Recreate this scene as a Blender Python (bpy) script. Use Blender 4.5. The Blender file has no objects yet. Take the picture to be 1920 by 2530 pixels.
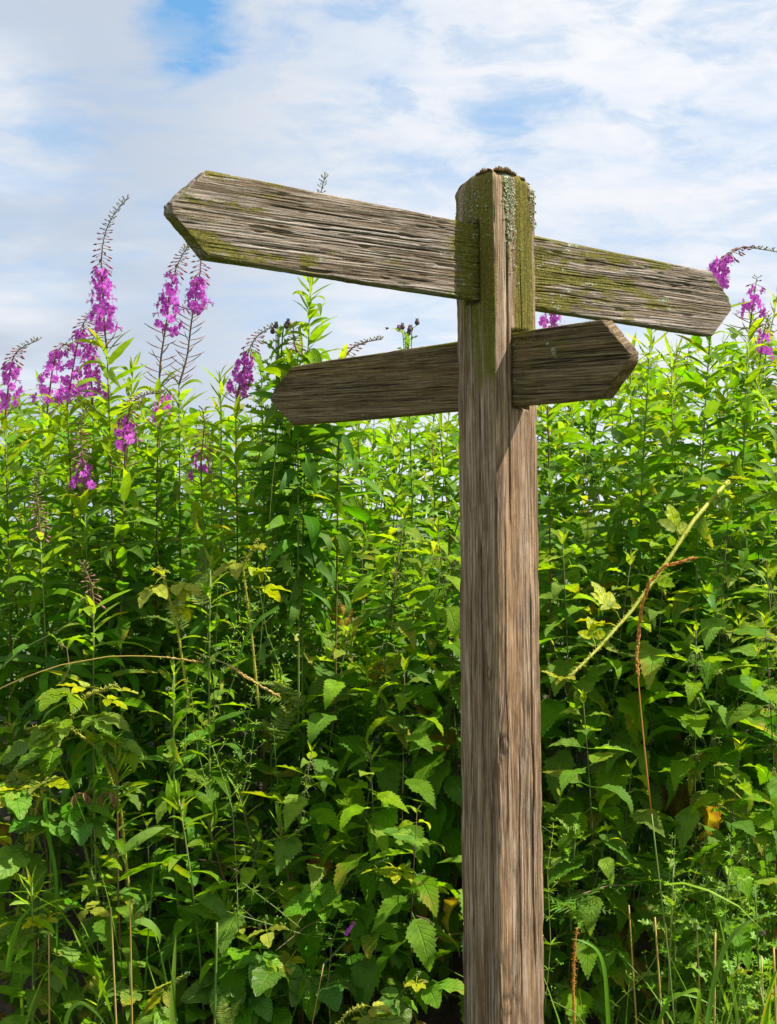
import bpy, math, random
import numpy as np
from mathutils import Vector, Matrix
R = math.radians
scene = bpy.context.scene
C = scene.collection
rnd = random.Random(7)

# ------------------------------------------------------------------ camera
FPX = 3314.0                        # focal length in pixels of the 1920 wide photograph
CAMZ, PITCH, ROLL = 1.6, 0.005, 0.0046
cam_d = bpy.data.cameras.new('camera'); cam = bpy.data.objects.new('camera', cam_d); C.objects.link(cam)
cam_d.sensor_fit = 'HORIZONTAL'; cam_d.sensor_width = 36.0; cam_d.lens = 36.0 * FPX / 1920
cam_d.clip_start = 0.05; cam_d.clip_end = 6000
cam.matrix_world = Matrix.Translation((0, 0, CAMZ)) @ Matrix.Rotation(R(90) + PITCH, 4, 'X') @ Matrix.Rotation(-ROLL, 4, 'Z')
scene.camera = cam

def P(px, py, d):
    """world point at depth d (metres along +Y) that the photograph shows at pixel px, py"""
    X, Y = (px - 960) / FPX, (1265 - py) / FPX
    c, s = math.cos(ROLL), math.sin(ROLL)
    x, y = c * X + s * Y, -s * X + c * Y
    return Vector((d * x, d, CAMZ + d * (y + PITCH)))
def to_px(p):
    X, Y = p[0] / p[1], (p[2] - CAMZ) / p[1] - PITCH
    return 960 + FPX * X, 1265 - FPX * Y

# ------------------------------------------------------------------ sky, sun, exposure
TH = 0.6603
U = Vector((-math.cos(TH), -math.sin(TH), 0)); V = Vector((math.sin(TH), -math.cos(TH), 0))
hs = (-0.80 * U + 0.60 * V).normalized()
SUN_EL = R(54)
sun_dir = Vector((hs.x * math.cos(SUN_EL), hs.y * math.cos(SUN_EL), math.sin(SUN_EL)))

class NT:
    """short-hand for building node trees"""
    def __init__(s, tree): s.t = tree; s.n = tree.nodes; s.l = tree.links
    def add(s, kind, **kw):
        n = s.n.new(kind)
        for k, v in kw.items(): setattr(n, k, v)
        return n
    def put(s, sock, val):
        if isinstance(val, bpy.types.NodeSocket): s.l.new(val, sock)
        else: sock.default_value = val
    def math(s, op, a, b=0.0, c=None, clamp=False):
        n = s.add('ShaderNodeMath', operation=op, use_clamp=clamp)
        s.put(n.inputs[0], a); s.put(n.inputs[1], b)
        if c is not None: s.put(n.inputs[2], c)
        return n.outputs[0]
    def vmath(s, op, a, b=(0, 0, 0)):
        n = s.add('ShaderNodeVectorMath', operation=op); s.put(n.inputs[0], a); s.put(n.inputs[1], b)
        return n.outputs['Value'] if op in ('DOT_PRODUCT', 'LENGTH', 'DISTANCE') else n.outputs[0]
    def mix(s, f, a, b, blend='MIX'):
        n = s.add('ShaderNodeMix', data_type='RGBA', blend_type=blend)
        s.put(n.inputs[0], f); s.put(n.inputs[6], a); s.put(n.inputs[7], b)
        return n.outputs[2]
    def noise(s, vec, scale, detail=3, rough=.5, dist=0.0, out=0):
        n = s.add('ShaderNodeTexNoise'); s.put(n.inputs['Vector'], vec)
        n.inputs['Scale'].default_value = scale; n.inputs['Detail'].default_value = detail
        n.inputs['Roughness'].default_value = rough; n.inputs['Distortion'].default_value = dist
        return n.outputs[out]
    def ramp(s, f, stops, interp='LINEAR'):
        n = s.add('ShaderNodeValToRGB'); s.put(n.inputs[0], f); r = n.color_ramp; r.interpolation = interp
        while len(r.elements) < len(stops): r.elements.new(0.5)
        for e, (p, c) in zip(r.elements, stops):
            e.position = p; e.color = (c, c, c, 1) if isinstance(c, (int, float)) else (*c, 1)
        return n.outputs[0]
    def smooth(s, f, a, b):
        n = s.add('ShaderNodeMapRange', interpolation_type='SMOOTHSTEP'); s.put(n.inputs[0], f)
        n.inputs[1].default_value = a; n.inputs[2].default_value = b
        return n.outputs[0]
    def attr(s, name): return s.add('ShaderNodeAttribute', attribute_name=name).outputs['Fac']

world = bpy.data.worlds.new('World'); scene.world = world; world.use_nodes = True
w = NT(world.node_tree); w.n.clear()
sky = w.add('ShaderNodeTexSky', sky_type='NISHITA', sun_disc=False)
sky.sun_elevation = SUN_EL; sky.sun_rotation = math.atan2(hs.x, hs.y)
sky.air_density = 1.0; sky.dust_density = 0.6; sky.ozone_density = 2.0
dirv = w.vmath('NORMALIZE', w.add('ShaderNodeTexCoord').outputs['Generated'])
sep = w.add('ShaderNodeSeparateXYZ'); w.put(sep.inputs[0], dirv)
zc = w.math('ADD', w.math('MAXIMUM', sep.outputs[2], 0.0), 0.22)
pl = w.add('ShaderNodeCombineXYZ')
w.put(pl.inputs[0], w.math('DIVIDE', sep.outputs[0], zc)); w.put(pl.inputs[1], w.math('DIVIDE', sep.outputs[1], zc))
pl.inputs[2].default_value = 3.1
# slanted streaks: stretch along x with a slight turn
mp = w.add('ShaderNodeMapping'); w.put(mp.inputs[0], pl.outputs[0])
mp.inputs['Rotation'].default_value = (0, 0, R(-24)); mp.inputs['Scale'].default_value = (0.8, 1.25, 1)
big = w.noise(pl.outputs[0], 1.0, 3, .45, .2)
rip = w.noise(mp.outputs[0], 8.0, 7, .6, .3)
mid = w.noise(mp.outputs[0], 2.4, 5, .55, .3)
def px_dir(px, py): 
    v = P(px, py, 1.0) - Vector((0, 0, CAMZ)); return v.normalized()
def blob(px, py, rad, soft):
    d = w.vmath('DISTANCE', dirv, tuple(px_dir(px, py)))
    d = w.math('ADD', d, w.math('ADD', w.math('MULTIPLY', w.math('SUBTRACT', mid, 0.5), 0.12), w.math('MULTIPLY', w.math('SUBTRACT', rip, 0.5), 0.07)))
    return w.math('SUBTRACT', 1.0, w.smooth(d, rad, rad + soft))
thin = w.math('ADD', w.math('MULTIPLY', rip, 0.42), w.math('MULTIPLY', mid, 0.58))
thin = w.math('ADD', thin, w.math('MULTIPLY', w.math('SUBTRACT', big, 0.5), 0.35))
cover = w.math('ADD', 0.56, w.math('MULTIPLY', w.smooth(thin, 0.26, 0.56), 0.44))
elev = sep.outputs[2]
hole = w.math('MAXIMUM', blob(440, 10, 0.014, 0.04), w.math('MAXIMUM', w.math('MULTIPLY', blob(900, 30, 0.005, 0.08), 0.25), w.math('MAXIMUM', w.math('MULTIPLY', blob(1230, 350, 0.002, 0.035), 0.14), w.math('MULTIPLY', blob(110, 240, 0.0, 0.035), 0.25))))
mp2 = w.add('ShaderNodeMapping'); w.put(mp2.inputs[0], dirv); mp2.inputs['Rotation'].default_value = (0, R(14), 0); mp2.inputs['Scale'].default_value = (14, 14, 34)
rip2 = w.noise(mp2.outputs[0], 1.0, 8, .62, .35)
ripf = w.smooth(w.math('ADD', w.math('MULTIPLY', rip, 0.4), w.math('MULTIPLY', rip2, 0.6)), 0.38, 0.60)
hole = w.math('MULTIPLY', hole, w.math('ADD', 0.75, w.math('MULTIPLY', w.math('SUBTRACT', 1.0, ripf), 0.45)), clamp=True)
cover = w.math('MULTIPLY', cover, w.math('SUBTRACT', 1.0, w.math('MULTIPLY', hole, 0.95)))
low = w.math('SUBTRACT', 1.0, w.smooth(elev, 0.05, 0.25))
left = w.math('SUBTRACT', 1.0, w.smooth(sep.outputs[0], -0.2, 0.05))
bank_cl = w.math('MULTIPLY', left, w.smooth(big, 0.36, 0.55))
cover = w.math('MAXIMUM', cover, w.math('MULTIPLY', w.math('MULTIPLY', bank_cl, 0.9), w.math('SUBTRACT', 1.0, hole)))
cover = w.math('MAXIMUM', cover, w.math('MULTIPLY', low, 0.9))
grey = w.math('MULTIPLY', w.smooth(w.math('ADD', w.noise(pl.outputs[0], 1.9, 5, .5, .2), w.math('MULTIPLY', low, .16)), 0.30, 0.60), w.math('ADD', 0.12, w.math('MULTIPLY', left, 0.85)))
cloud = w.mix(grey, (4.9, 5.0, 5.2, 1), (2.9, 3.3, 3.9, 1))
blue = w.mix(0.55, sky.outputs[0], (.5, 2.3, 4.5, 1))
cloud = w.mix(w.math('MULTIPLY', w.math('SUBTRACT', 1.0, ripf), w.math('SUBTRACT', .42, w.math('MULTIPLY', left, .22))), cloud, (3.5, 3.95, 4.6, 1))
cover = w.math('SUBTRACT', cover, w.math('MULTIPLY', w.math('MULTIPLY', w.smooth(w.math('SUBTRACT', 1.0, rip2), .46, .64), w.math('SUBTRACT', 1.0, w.math('MULTIPLY', left, .8))), w.math('MULTIPLY', w.smooth(elev, .12, .3), .3)), clamp=True)
skyc = w.mix(cover, blue, cloud)
bg = w.add('ShaderNodeBackground'); w.put(bg.inputs[0], skyc); bg.inputs[1].default_value = 0.1
wo = w.add('ShaderNodeOutputWorld'); w.l.new(bg.outputs[0], wo.inputs[0])

sun_d = bpy.data.lights.new('sun', 'SUN'); sun = bpy.data.objects.new('sun', sun_d); C.objects.link(sun)
sun_d.energy = 5.0; sun_d.angle = R(0.5); sun_d.color = (1.0, 0.95, 0.86)
sun.rotation_euler = sun_dir.to_track_quat('Z', 'Y').to_euler()
sun.location = (3, 3, 6)
scene.view_settings.view_transform = 'Standard'; scene.view_settings.look = 'None'
scene.view_settings.gamma = 1.0; scene.view_settings.use_curve_mapping = False
scene.view_settings.exposure = 0.95
scene.cycles.max_bounces = 8; scene.cycles.transparent_max_bounces = 4
scene.cycles.use_denoising = True

# ------------------------------------------------------------------ helpers
def tag(o, label=None, cat=None, group=None, kind=None):
    if label: o['label'] = label
    if cat: o['category'] = cat
    if group: o['group'] = group
    if kind: o['kind'] = kind
    return o
def empty(name, loc, label, cat, group=None):
    o = bpy.data.objects.new(name, None); C.objects.link(o); o.location = loc
    o.empty_display_size = 0.05
    return tag(o, label, cat, group)
def link(name, me, parent=None, loc=None, rot=None, sc=None):
    o = bpy.data.objects.new(name, me); C.objects.link(o)
    if parent is not None: o.parent = parent
    if loc is not None: o.location = loc
    if rot is not None: o.rotation_euler = rot
    if sc is not None: o.scale = (sc, sc, sc) if isinstance(sc, (int, float)) else sc
    return o
def mesh_np(name, verts, faces, mat, uv=None, smooth=True, attrs=None):
    """faces: list of index tuples or an (n,4)/(n,3) array"""
    me = bpy.data.meshes.new(name)
    verts = np.asarray(verts, dtype=np.float32)
    if isinstance(faces, np.ndarray):
        k = faces.shape[1]; n = len(faces)
        me.vertices.add(len(verts)); me.vertices.foreach_set('co', verts.ravel())
        me.loops.add(n * k); me.loops.foreach_set('vertex_index', faces.astype(np.int32).ravel())
        me.polygons.add(n); me.polygons.foreach_set('loop_start', np.arange(n, dtype=np.int32) * k)
        me.update(calc_edges=True)
    else:
        me.from_pydata(verts.tolist(), [], faces); me.update()
    if smooth: me.polygons.foreach_set('use_smooth', np.ones(len(me.polygons), dtype=bool))
    if uv is not None:
        uvl = me.uv_layers.new(name='UVMap')
        li = np.zeros(len(me.loops), dtype=np.int32); me.loops.foreach_get('vertex_index', li)
        uvl.data.foreach_set('uv', np.asarray(uv, dtype=np.float32)[li].ravel())
    for k, a in (attrs or {}).items():
        at = me.attributes.new(k, 'FLOAT', 'POINT'); at.data.foreach_set('value', np.asarray(a, dtype=np.float32))
    if mat: me.materials.append(mat)
    return me
class Geo:
    """collects pieces of one part"""
    def __init__(s): s.v = []; s.f = []; s.uv = []; s.n = 0
    def add(s, v, f, uv=None):
        v = np.asarray(v, dtype=np.float64); s.v.append(v)
        s.f += [tuple(i + s.n for i in q) for q in f]; s.n += len(v)
        s.uv.append(np.zeros((len(v), 2)) if uv is None else np.asarray(uv))
    def tube(s, pts, rad, sides=5):
        pts = [Vector(p) for p in pts]; n = len(pts)
        if isinstance(rad, (int, float)): rad = [rad] * n
        vs = []; up = Vector((0.31, 0.17, 0.93))
        for i, p in enumerate(pts):
            t = (pts[min(i + 1, n - 1)] - pts[max(i - 1, 0)]).normalized()
            a = t.cross(up)
            if a.length < 1e-3: a = t.cross(Vector((1, 0, 0)))
            a.normalize(); b = t.cross(a)
            for k in range(sides):
                an = 2 * math.pi * k / sides
                vs.append(p + (a * math.cos(an) + b * math.sin(an)) * rad[i])
        fs = []
        for i in range(n - 1):
            for k in range(sides):
                fs.append((i * sides + k, i * sides + (k + 1) % sides, (i + 1) * sides + (k + 1) % sides, (i + 1) * sides + k))
        fs.append(tuple(range((n - 1) * sides, n * sides))); fs.append(tuple(reversed(range(sides))))
        s.add([tuple(v) for v in vs], fs)
    def blade(s, pts, wid, nrm, cup=0.25):
        """narrow strip leaf along pts with half widths wid; nrm = preferred up"""
        n = len(pts); vs = []; uv = []
        for i, p in enumerate(pts):
            p = Vector(p); t = (Vector(pts[min(i + 1, n - 1)]) - Vector(pts[max(i - 1, 0)])).normalized()
            a = t.cross(Vector(nrm))
            if a.length < 1e-3: a = t.cross(Vector((1, 0, 0)))
            a.normalize(); b = a.cross(t)
            h = wid[i]
            vs += [tuple(p + a * h + b * h * cup), tuple(p), tuple(p - a * h + b * h * cup)]
            uv += [(i / (n - 1), 0), (i / (n - 1), .5), (i / (n - 1), 1)]
        fs = []
        for i in range(n - 1):
            for k in (0, 1): fs.append((i * 3 + k, i * 3 + k + 1, i * 3 + 4 + k, i * 3 + 3 + k))
        s.add(vs, fs, uv)
    def inst(s, src, M):
        v, f, uv = src; M = np.array(M)
        s.add(v @ M[:3, :3].T + M[:3, 3], f, uv)
    def mesh(s, name, mat, smooth=True):
        return mesh_np(name, np.concatenate(s.v), s.f, mat, np.concatenate(s.uv), smooth)
def rotm(az, el, roll, loc=(0, 0, 0), sc=1.0):
    return Matrix.Translation(loc) @ Matrix.Rotation(az, 4, 'Z') @ Matrix.Rotation(-el, 4, 'Y') @ Matrix.Rotation(roll, 4, 'X') @ Matrix.Scale(sc, 4)
_tab = np.random.RandomState(11).rand(256, 256)
def vn(x, y, seed=0):
    x = np.asarray(x, dtype=np.float64) + seed * 17.31; y = np.asarray(y, dtype=np.float64) + seed * 9.77
    xi = np.floor(x).astype(int); yi = np.floor(y).astype(int); fx = x - xi; fy = y - yi
    fx = fx * fx * (3 - 2 * fx); fy = fy * fy * (3 - 2 * fy)
    t = lambda a, b: _tab[a & 255, b & 255]
    return (t(xi, yi) * (1 - fx) + t(xi + 1, yi) * fx) * (1 - fy) + (t(xi, yi + 1) * (1 - fx) + t(xi + 1, yi + 1) * fx) * fy
def fb(x, y, seed=0, o=3):
    r = 0; a = 1; tt = 0
    for k in range(o): r = r + a * vn(x * 2 ** k, y * 2 ** k, seed + k * 3); tt += a; a *= .5
    return r / tt
def sstep(x, a, b):
    t = np.clip((np.asarray(x) - a) / (b - a), 0, 1); return t * t * (3 - 2 * t)

# ------------------------------------------------------------------ materials
def new_mat(name):
    m = bpy.data.materials.new(name); m.use_nodes = True; t = NT(m.node_tree)
    t.n.clear(); out = t.add('ShaderNodeOutputMaterial'); return m, t, out
def leaf_mat(name, mature, young, veins=7, slope=0.55, rough=0.42, trans=0.36, bump=0.5, vein_light=0.25, spots=0.0, old=None):
    m, t, out = new_mat(name)
    info = t.add('ShaderNodeObjectInfo'); geo = t.add('ShaderNodeNewGeometry')
    uv = t.add('ShaderNodeUVMap', uv_map='UVMap'); s = t.add('ShaderNodeSeparateXYZ'); t.put(s.inputs[0], uv.outputs[0])
    oc = t.add('ShaderNodeSeparateColor'); t.put(oc.inputs[0], info.outputs['Color'])
    rn = t.math('FRACT', t.math('ADD', info.outputs['Random'], geo.outputs['Random Per Island']))
    v = t.math('MULTIPLY', t.math('ABSOLUTE', t.math('SUBTRACT', s.outputs[1], 0.5)), 2.0)
    ph = t.math('MULTIPLY', t.math('SUBTRACT', s.outputs[0], t.math('MULTIPLY', v, slope / 4)), float(veins))
    saw = t.math('ABSOLUTE', t.math('SUBTRACT', t.math('FRACT', ph), 0.5))          # 0.5 on the vein
    side = t.smooth(saw, 0.36, 0.5)
    midr = t.math('SUBTRACT', 1.0, t.smooth(v, 0.02, 0.10))
    vein = t.math('MAXIMUM', t.math('MULTIPLY', side, 0.7), midr)
    base = t.mix(oc.outputs[0], (*mature, 1), (*young, 1))
    hsv = t.add('ShaderNodeHueSaturation'); t.put(hsv.inputs['Color'], base)
    t.put(hsv.inputs['Hue'], t.math('ADD', 0.482, t.math('MULTIPLY', rn, 0.032)))
    t.put(hsv.inputs['Value'], t.math('ADD', 0.7, t.math('MULTIPLY', t.math('FRACT', t.math('MULTIPLY', rn, 7.31)), 0.65)))
    t.put(hsv.inputs['Saturation'], t.math('ADD', 0.88, t.math('MULTIPLY', t.math('FRACT', t.math('MULTIPLY', rn, 3.17)), 0.2)))
    tc = t.add('ShaderNodeTexCoord').outputs['Object']
    nz = t.noise(tc, 38, 4, .6)
    col = t.mix(t.math('MULTIPLY', t.smooth(nz, .42, .72), .45), hsv.outputs[0], tuple(c * .62 for c in mature) + (1,))
    col = t.mix(t.math('MULTIPLY', vein, vein_light), col, tuple(min(1, c * 1.8 + .02) for c in mature) + (1,))
    sp = t.math('MULTIPLY', t.smooth(t.noise(tc, 120, 2, .5), .66, .72), t.math('GREATER_THAN', t.math('FRACT', t.math('MULTIPLY', rn, 13.7)), .55))
    col = t.mix(t.math('MULTIPLY', sp, .8), col, (.13, .085, .025, 1))
    yel = t.math('MULTIPLY', t.smooth(t.math('ADD', t.math('MULTIPLY', s.outputs[0], .35), nz), .62, .9), t.math('GREATER_THAN', t.math('FRACT', t.math('MULTIPLY', rn, 29.3)), .86))
    col = t.mix(t.math('MULTIPLY', yel, .85), col, (.36, .30, .03, 1))
    if old:
        edge = t.math('ADD', t.math('MULTIPLY', v, .5), nz)
        col = t.mix(t.smooth(edge, .5, .95), col, (*old, 1))
    back = t.mix(t.math('MULTIPLY', geo.outputs['Backfacing'], .3), col, (mature[0] * 1.4 + .02, mature[1] * 1.2 + .02, mature[2] * 1.5 + .012, 1))
    hgt = t.math('ADD', t.math('MULTIPLY', vein, -0.6), t.math('MULTIPLY', nz, .5))
    b = t.add('ShaderNodeBump'); b.inputs['Strength'].default_value = bump; b.inputs['Distance'].default_value = .004; t.put(b.inputs['Height'], hgt)
    p = t.add('ShaderNodeBsdfPrincipled'); t.put(p.inputs['Base Color'], back); p.inputs['Roughness'].default_value = rough
    p.inputs['Specular IOR Level'].default_value = .15; t.put(p.inputs['Normal'], b.outputs[0])
    tr = t.add('ShaderNodeBsdfTranslucent')
    tcol = t.mix(1.0, col, (1.75, 1.65, .28, 1), 'MULTIPLY'); t.put(tr.inputs[0], tcol); t.put(tr.inputs[1], b.outputs[0])
    mx = t.add('ShaderNodeMixShader'); mx.inputs[0].default_value = trans
    t.l.new(p.outputs[0], mx.inputs[1]); t.l.new(tr.outputs[0], mx.inputs[2]); t.l.new(mx.outputs[0], out.inputs[0])
    return m
def plain_mat(name, a, b, scale=40, rough=.6, trans=0.0, stretch=(1, 1, 1), bump=.3):
    m, t, out = new_mat(name)
    info = t.add('ShaderNodeObjectInfo'); geo = t.add('ShaderNodeNewGeometry')
    mpn = t.add('ShaderNodeMapping'); t.put(mpn.inputs[0], t.add('ShaderNodeTexCoord').outputs['Object']); mpn.inputs['Scale'].default_value = stretch
    nz = t.noise(mpn.outputs[0], scale, 4, .6)
    f = t.math('ADD', t.smooth(nz, .3, .7), t.math('MULTIPLY', t.math('SUBTRACT', t.math('FRACT', t.math('ADD', info.outputs['Random'], geo.outputs['Random Per Island'])), .5), .8), clamp=True)
    col = t.mix(f, (*a, 1), (*b, 1))
    bn = t.add('ShaderNodeBump'); bn.inputs['Strength'].default_value = bump; bn.inputs['Distance'].default_value = .002; t.put(bn.inputs['Height'], nz)
    p = t.add('ShaderNodeBsdfPrincipled'); t.put(p.inputs['Base Color'], col); p.inputs['Roughness'].default_value = rough; t.put(p.inputs['Normal'], bn.outputs[0])
    p.inputs['Specular IOR Level'].default_value = .3
    if trans:
        tr = t.add('ShaderNodeBsdfTranslucent'); t.put(tr.inputs[0], col)
        mx = t.add('ShaderNodeMixShader'); mx.inputs[0].default_value = trans
        t.l.new(p.outputs[0], mx.inputs[1]); t.l.new(tr.outputs[0], mx.inputs[2]); t.l.new(mx.outputs[0], out.inputs[0])
    else: t.l.new(p.outputs[0], out.inputs[0])
    return m
M = {}
M['nettle'] = leaf_mat('nettle_leaf', (.084, .222, .007), (.34, .47, .010), 8, .9, .6, .5, .7)
M['nettle_old'] = leaf_mat('yellowed_leaf', (.34, .30, .02), (.50, .36, .02), 8, .9, .6, .4, .6, old=(.24, .13, .03))
M['willow'] = leaf_mat('willowherb_leaf', (.080, .216, .008), (.31, .45, .010), 16, .35, .5, .5, .35, .3)
M['bramble'] = leaf_mat('bramble_leaf', (.085, .24, .018), (.42, .43, .015), 9, .8, .42, .4, .9)
M['thistle'] = leaf_mat('thistle_leaf', (.09, .225, .025), (.22, .38, .025), 8, .3, .4, .3, .5)
M['cleavers'] = leaf_mat('cleavers_leaf', (.12, .28, .012), (.26, .44, .015), 2, .2, .5, .35, .3)
M['fern'] = leaf_mat('fern_frond', (.09, .17, .02), (.20, .27, .03), 6, .3, .5, .35, .3)
M['grass'] = leaf_mat('grass_blade', (.095, .25, .010), (.27, .40, .015), 2, 0, .4, .35, .2, .1)
M['stem'] = plain_mat('green_stem', (.10, .19, .03), (.19, .24, .05), 30, .5, 0, (1, 1, .1))
M['stem_red'] = plain_mat('reddish_stem', (.13, .16, .035), (.20, .07, .045), 14, .5, 0, (1, 1, .3))
M['nettle_stem'] = plain_mat('nettle_stem', (.085, .125, .03), (.085, .05, .03), 18, .6, 0, (1, 1, .2))
M['cane'] = plain_mat('bramble_cane', (.30, .33, .02), (.42, .40, .05), 20, .5)
M['catkin'] = plain_mat('nettle_flower', (.20, .24, .05), (.11, .15, .03), 60, .8, .2)
M['petal'] = plain_mat('willowherb_petal', (.52, .05, .52), (.70, .15, .66), 60, .55, .42, bump=.1)
M['bud'] = plain_mat('willowherb_bud', (.26, .07, .12), (.28, .15, .10), 60, .6)
M['budtip'] = plain_mat('young_bud', (.15, .12, .06), (.22, .20, .08), 60, .7)
M['pod'] = plain_mat('seed_pod', (.20, .055, .08), (.22, .16, .09), 30, .55)
M['thistle_head'] = plain_mat('thistle_head', (.16, .07, .12), (.10, .08, .06), 160, .8)
M['thistle_spine'] = plain_mat('thistle_spine', (.28, .30, .14), (.2, .22, .1), 60, .6)
M['straw'] = plain_mat('dry_straw', (.42, .27, .06), (.52, .38, .12), 20, .55, 0, (1, 1, .2))
M['rust'] = plain_mat('rust_coloured_dry_stem', (.50, .17, .02), (.58, .27, .05), 25, .55, .1, (1, 1, .25))
M['twig'] = plain_mat('dead_twig', (.16, .10, .06), (.30, .20, .12), 20, .8)
M['dead'] = plain_mat('dead_leaf', (.15, .07, .03), (.24, .13, .05), 30, .8, .2)
M['vetch'] = plain_mat('vetch_flower', (.20, .08, .42), (.32, .15, .5), 60, .6, .3)
M['moss'] = plain_mat('rust_brown_moss', (.075, .04, .015), (.17, .095, .025), 140, .9, .1)
M['lichen'] = plain_mat('grey_green_lichen', (.24, .26, .13), (.42, .43, .29), 220, .95)
M['fly'] = plain_mat('fly_body', (.01, .01, .012), (.02, .02, .02), 100, .3)

def wood_mat(name, dark, midc, pale, warm, fleck=.75):
    """attributes written on the mesh: g grain height, algae, lichen, warmth"""
    m, t, out = new_mat(name)
    tc = t.add('ShaderNodeTexCoord').outputs['Object']
    g = t.attr('g'); al = t.attr('algae'); wa = t.attr('warm'); cr = t.attr('crack'); li = t.attr('lichen')
    n1 = t.noise(tc, 900, 3, .6); n2 = t.noise(tc, 60, 4, .6); n3 = t.noise(tc, 210, 4, .65)
    gc = t.add('ShaderNodeCombineXYZ'); t.put(gc.inputs[0], t.math('MULTIPLY', t.attr('cs'), 300.0)); t.put(gc.inputs[1], t.math('MULTIPLY', t.attr('cl'), 8.0)); t.put(gc.inputs[2], t.math('MULTIPLY', wa, .6))
    n4 = t.noise(gc.outputs[0], 1.0, 6, .78, .3); gm = t.add('ShaderNodeMapping'); t.put(gm.inputs[0], gc.outputs[0]); gm.inputs['Location'].default_value = (31, 17, 3); gm.inputs['Scale'].default_value = (.9, 1.8, 1)
    n5 = t.noise(gm.outputs[0], 1.0, 3, .6, .2)
    gl = t.add('ShaderNodeMapping'); t.put(gl.inputs[0], gc.outputs[0]); gl.inputs['Location'].default_value = (7, 3, 9); gl.inputs['Scale'].default_value = (.8, .30, 1)
    n6 = t.noise(gl.outputs[0], 1.0, 4, .6, .15)
    line = t.math('SUBTRACT', 1.0, t.smooth(t.math('ABSOLUTE', t.math('SUBTRACT', n6, .5)), .008, .045))
    ridge = t.math('SUBTRACT', 1.0, t.smooth(t.math('ABSOLUTE', t.math('SUBTRACT', n6, .60)), .01, .05))
    gg = t.math('ADD', t.math('MULTIPLY', g, .75), t.math('ADD', .125, t.math('ADD', t.math('MULTIPLY', t.math('SUBTRACT', n1, .5), .2), t.math('MULTIPLY', t.math('SUBTRACT', n4, .5), fleck))))
    c1 = t.ramp(gg, [(.25, dark), (.46, midc), (.64, tuple((a + b) / 2 for a, b in zip(midc, pale))), (.82, pale)])
    c2 = t.ramp(gg, [(.22, dark), (.46, tuple(a * .75 for a in warm)), (.8, tuple(min(1, a * 1.45) for a in warm))])
    c = t.mix(wa, c1, c2)
    c = t.mix(t.math('MULTIPLY', t.smooth(n2, .45, .75), .35), c, (*dark, 1))
    c = t.mix(t.math('MULTIPLY', t.smooth(n5, .56, .66), .25), c, (*pale, 1))
    c = t.mix(t.math('MULTIPLY', t.smooth(t.math('SUBTRACT', 1.0, n5), .58, .68), .3), c, tuple(a * .7 for a in dark) + (1,))
    gp = t.add('ShaderNodeMapping'); t.put(gp.inputs[0], gc.outputs[0]); gp.inputs['Location'].default_value = (3, 9, 5); gp.inputs['Scale'].default_value = (.22, .55, 1)
    n7 = t.noise(gp.outputs[0], 1.0, 8, .8, .2)
    c = t.mix(t.math('MULTIPLY', t.smooth(n7, .52, .66), .5), c, (*pale, 1))
    c = t.mix(t.math('MULTIPLY', t.smooth(n7, .46, .34), .35), c, (*dark, 1))
    c = t.mix(t.math('MULTIPLY', ridge, .45), c, (*pale, 1))
    c = t.mix(t.math('MULTIPLY', line, .38), c, tuple(a * .5 for a in dark) + (1,))
    am = t.smooth(t.math('ADD', al, t.math('MULTIPLY', t.math('SUBTRACT', n3, .5), .9)), .38, .72)
    ac = t.ramp(n3, [(.3, (.05, .043, .006)), (.5, (.135, .122, .010)), (.72, (.25, .225, .02))])
    c = t.mix(t.math('MULTIPLY', am, .9), c, ac)
    lm = t.smooth(t.math('ADD', li, t.math('MULTIPLY', t.math('SUBTRACT', n3, .5), 1.2)), .5, .62)
    c = t.mix(lm, c, t.ramp(n1, [(.35, (.20, .23, .15)), (.65, (.46, .48, .38))]))
    c = t.mix(cr, c, (.012, .009, .006, 1))
    h = t.math('ADD', t.math('ADD', t.math('SUBTRACT', t.math('MULTIPLY', n4, 1.1), t.math('MULTIPLY', line, 1.2)), t.math('MULTIPLY', n1, .35)), t.math('ADD', t.math('MULTIPLY', n3, .6), t.math('MULTIPLY', am, t.math('MULTIPLY', n3, 1.4))))
    b = t.add('ShaderNodeBump'); b.inputs['Strength'].default_value = .55; b.inputs['Distance'].default_value = .0025; t.put(b.inputs['Height'], h)
    p = t.add('ShaderNodeBsdfPrincipled'); t.put(p.inputs['Base Color'], c); p.inputs['Roughness'].default_value = .85
    p.inputs['Specular IOR Level'].default_value = .2; t.put(p.inputs['Normal'], b.outputs[0])
    t.l.new(p.outputs[0], out.inputs[0])
    return m
M['wood_post'] = wood_mat('weathered_post_wood', (.105, .064, .037), (.245, .158, .094), (.58, .47, .37), (.335, .20, .102))
M['wood_grey'] = wood_mat('silvered_board_wood', (.062, .043, .024), (.158, .113, .068), (.50, .435, .385), (.175, .118, .054))
M['wood_brown'] = wood_mat('brown_board_wood', (.042, .026, .012), (.135, .088, .040), (.30, .22, .13), (.26, .16, .05))

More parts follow.
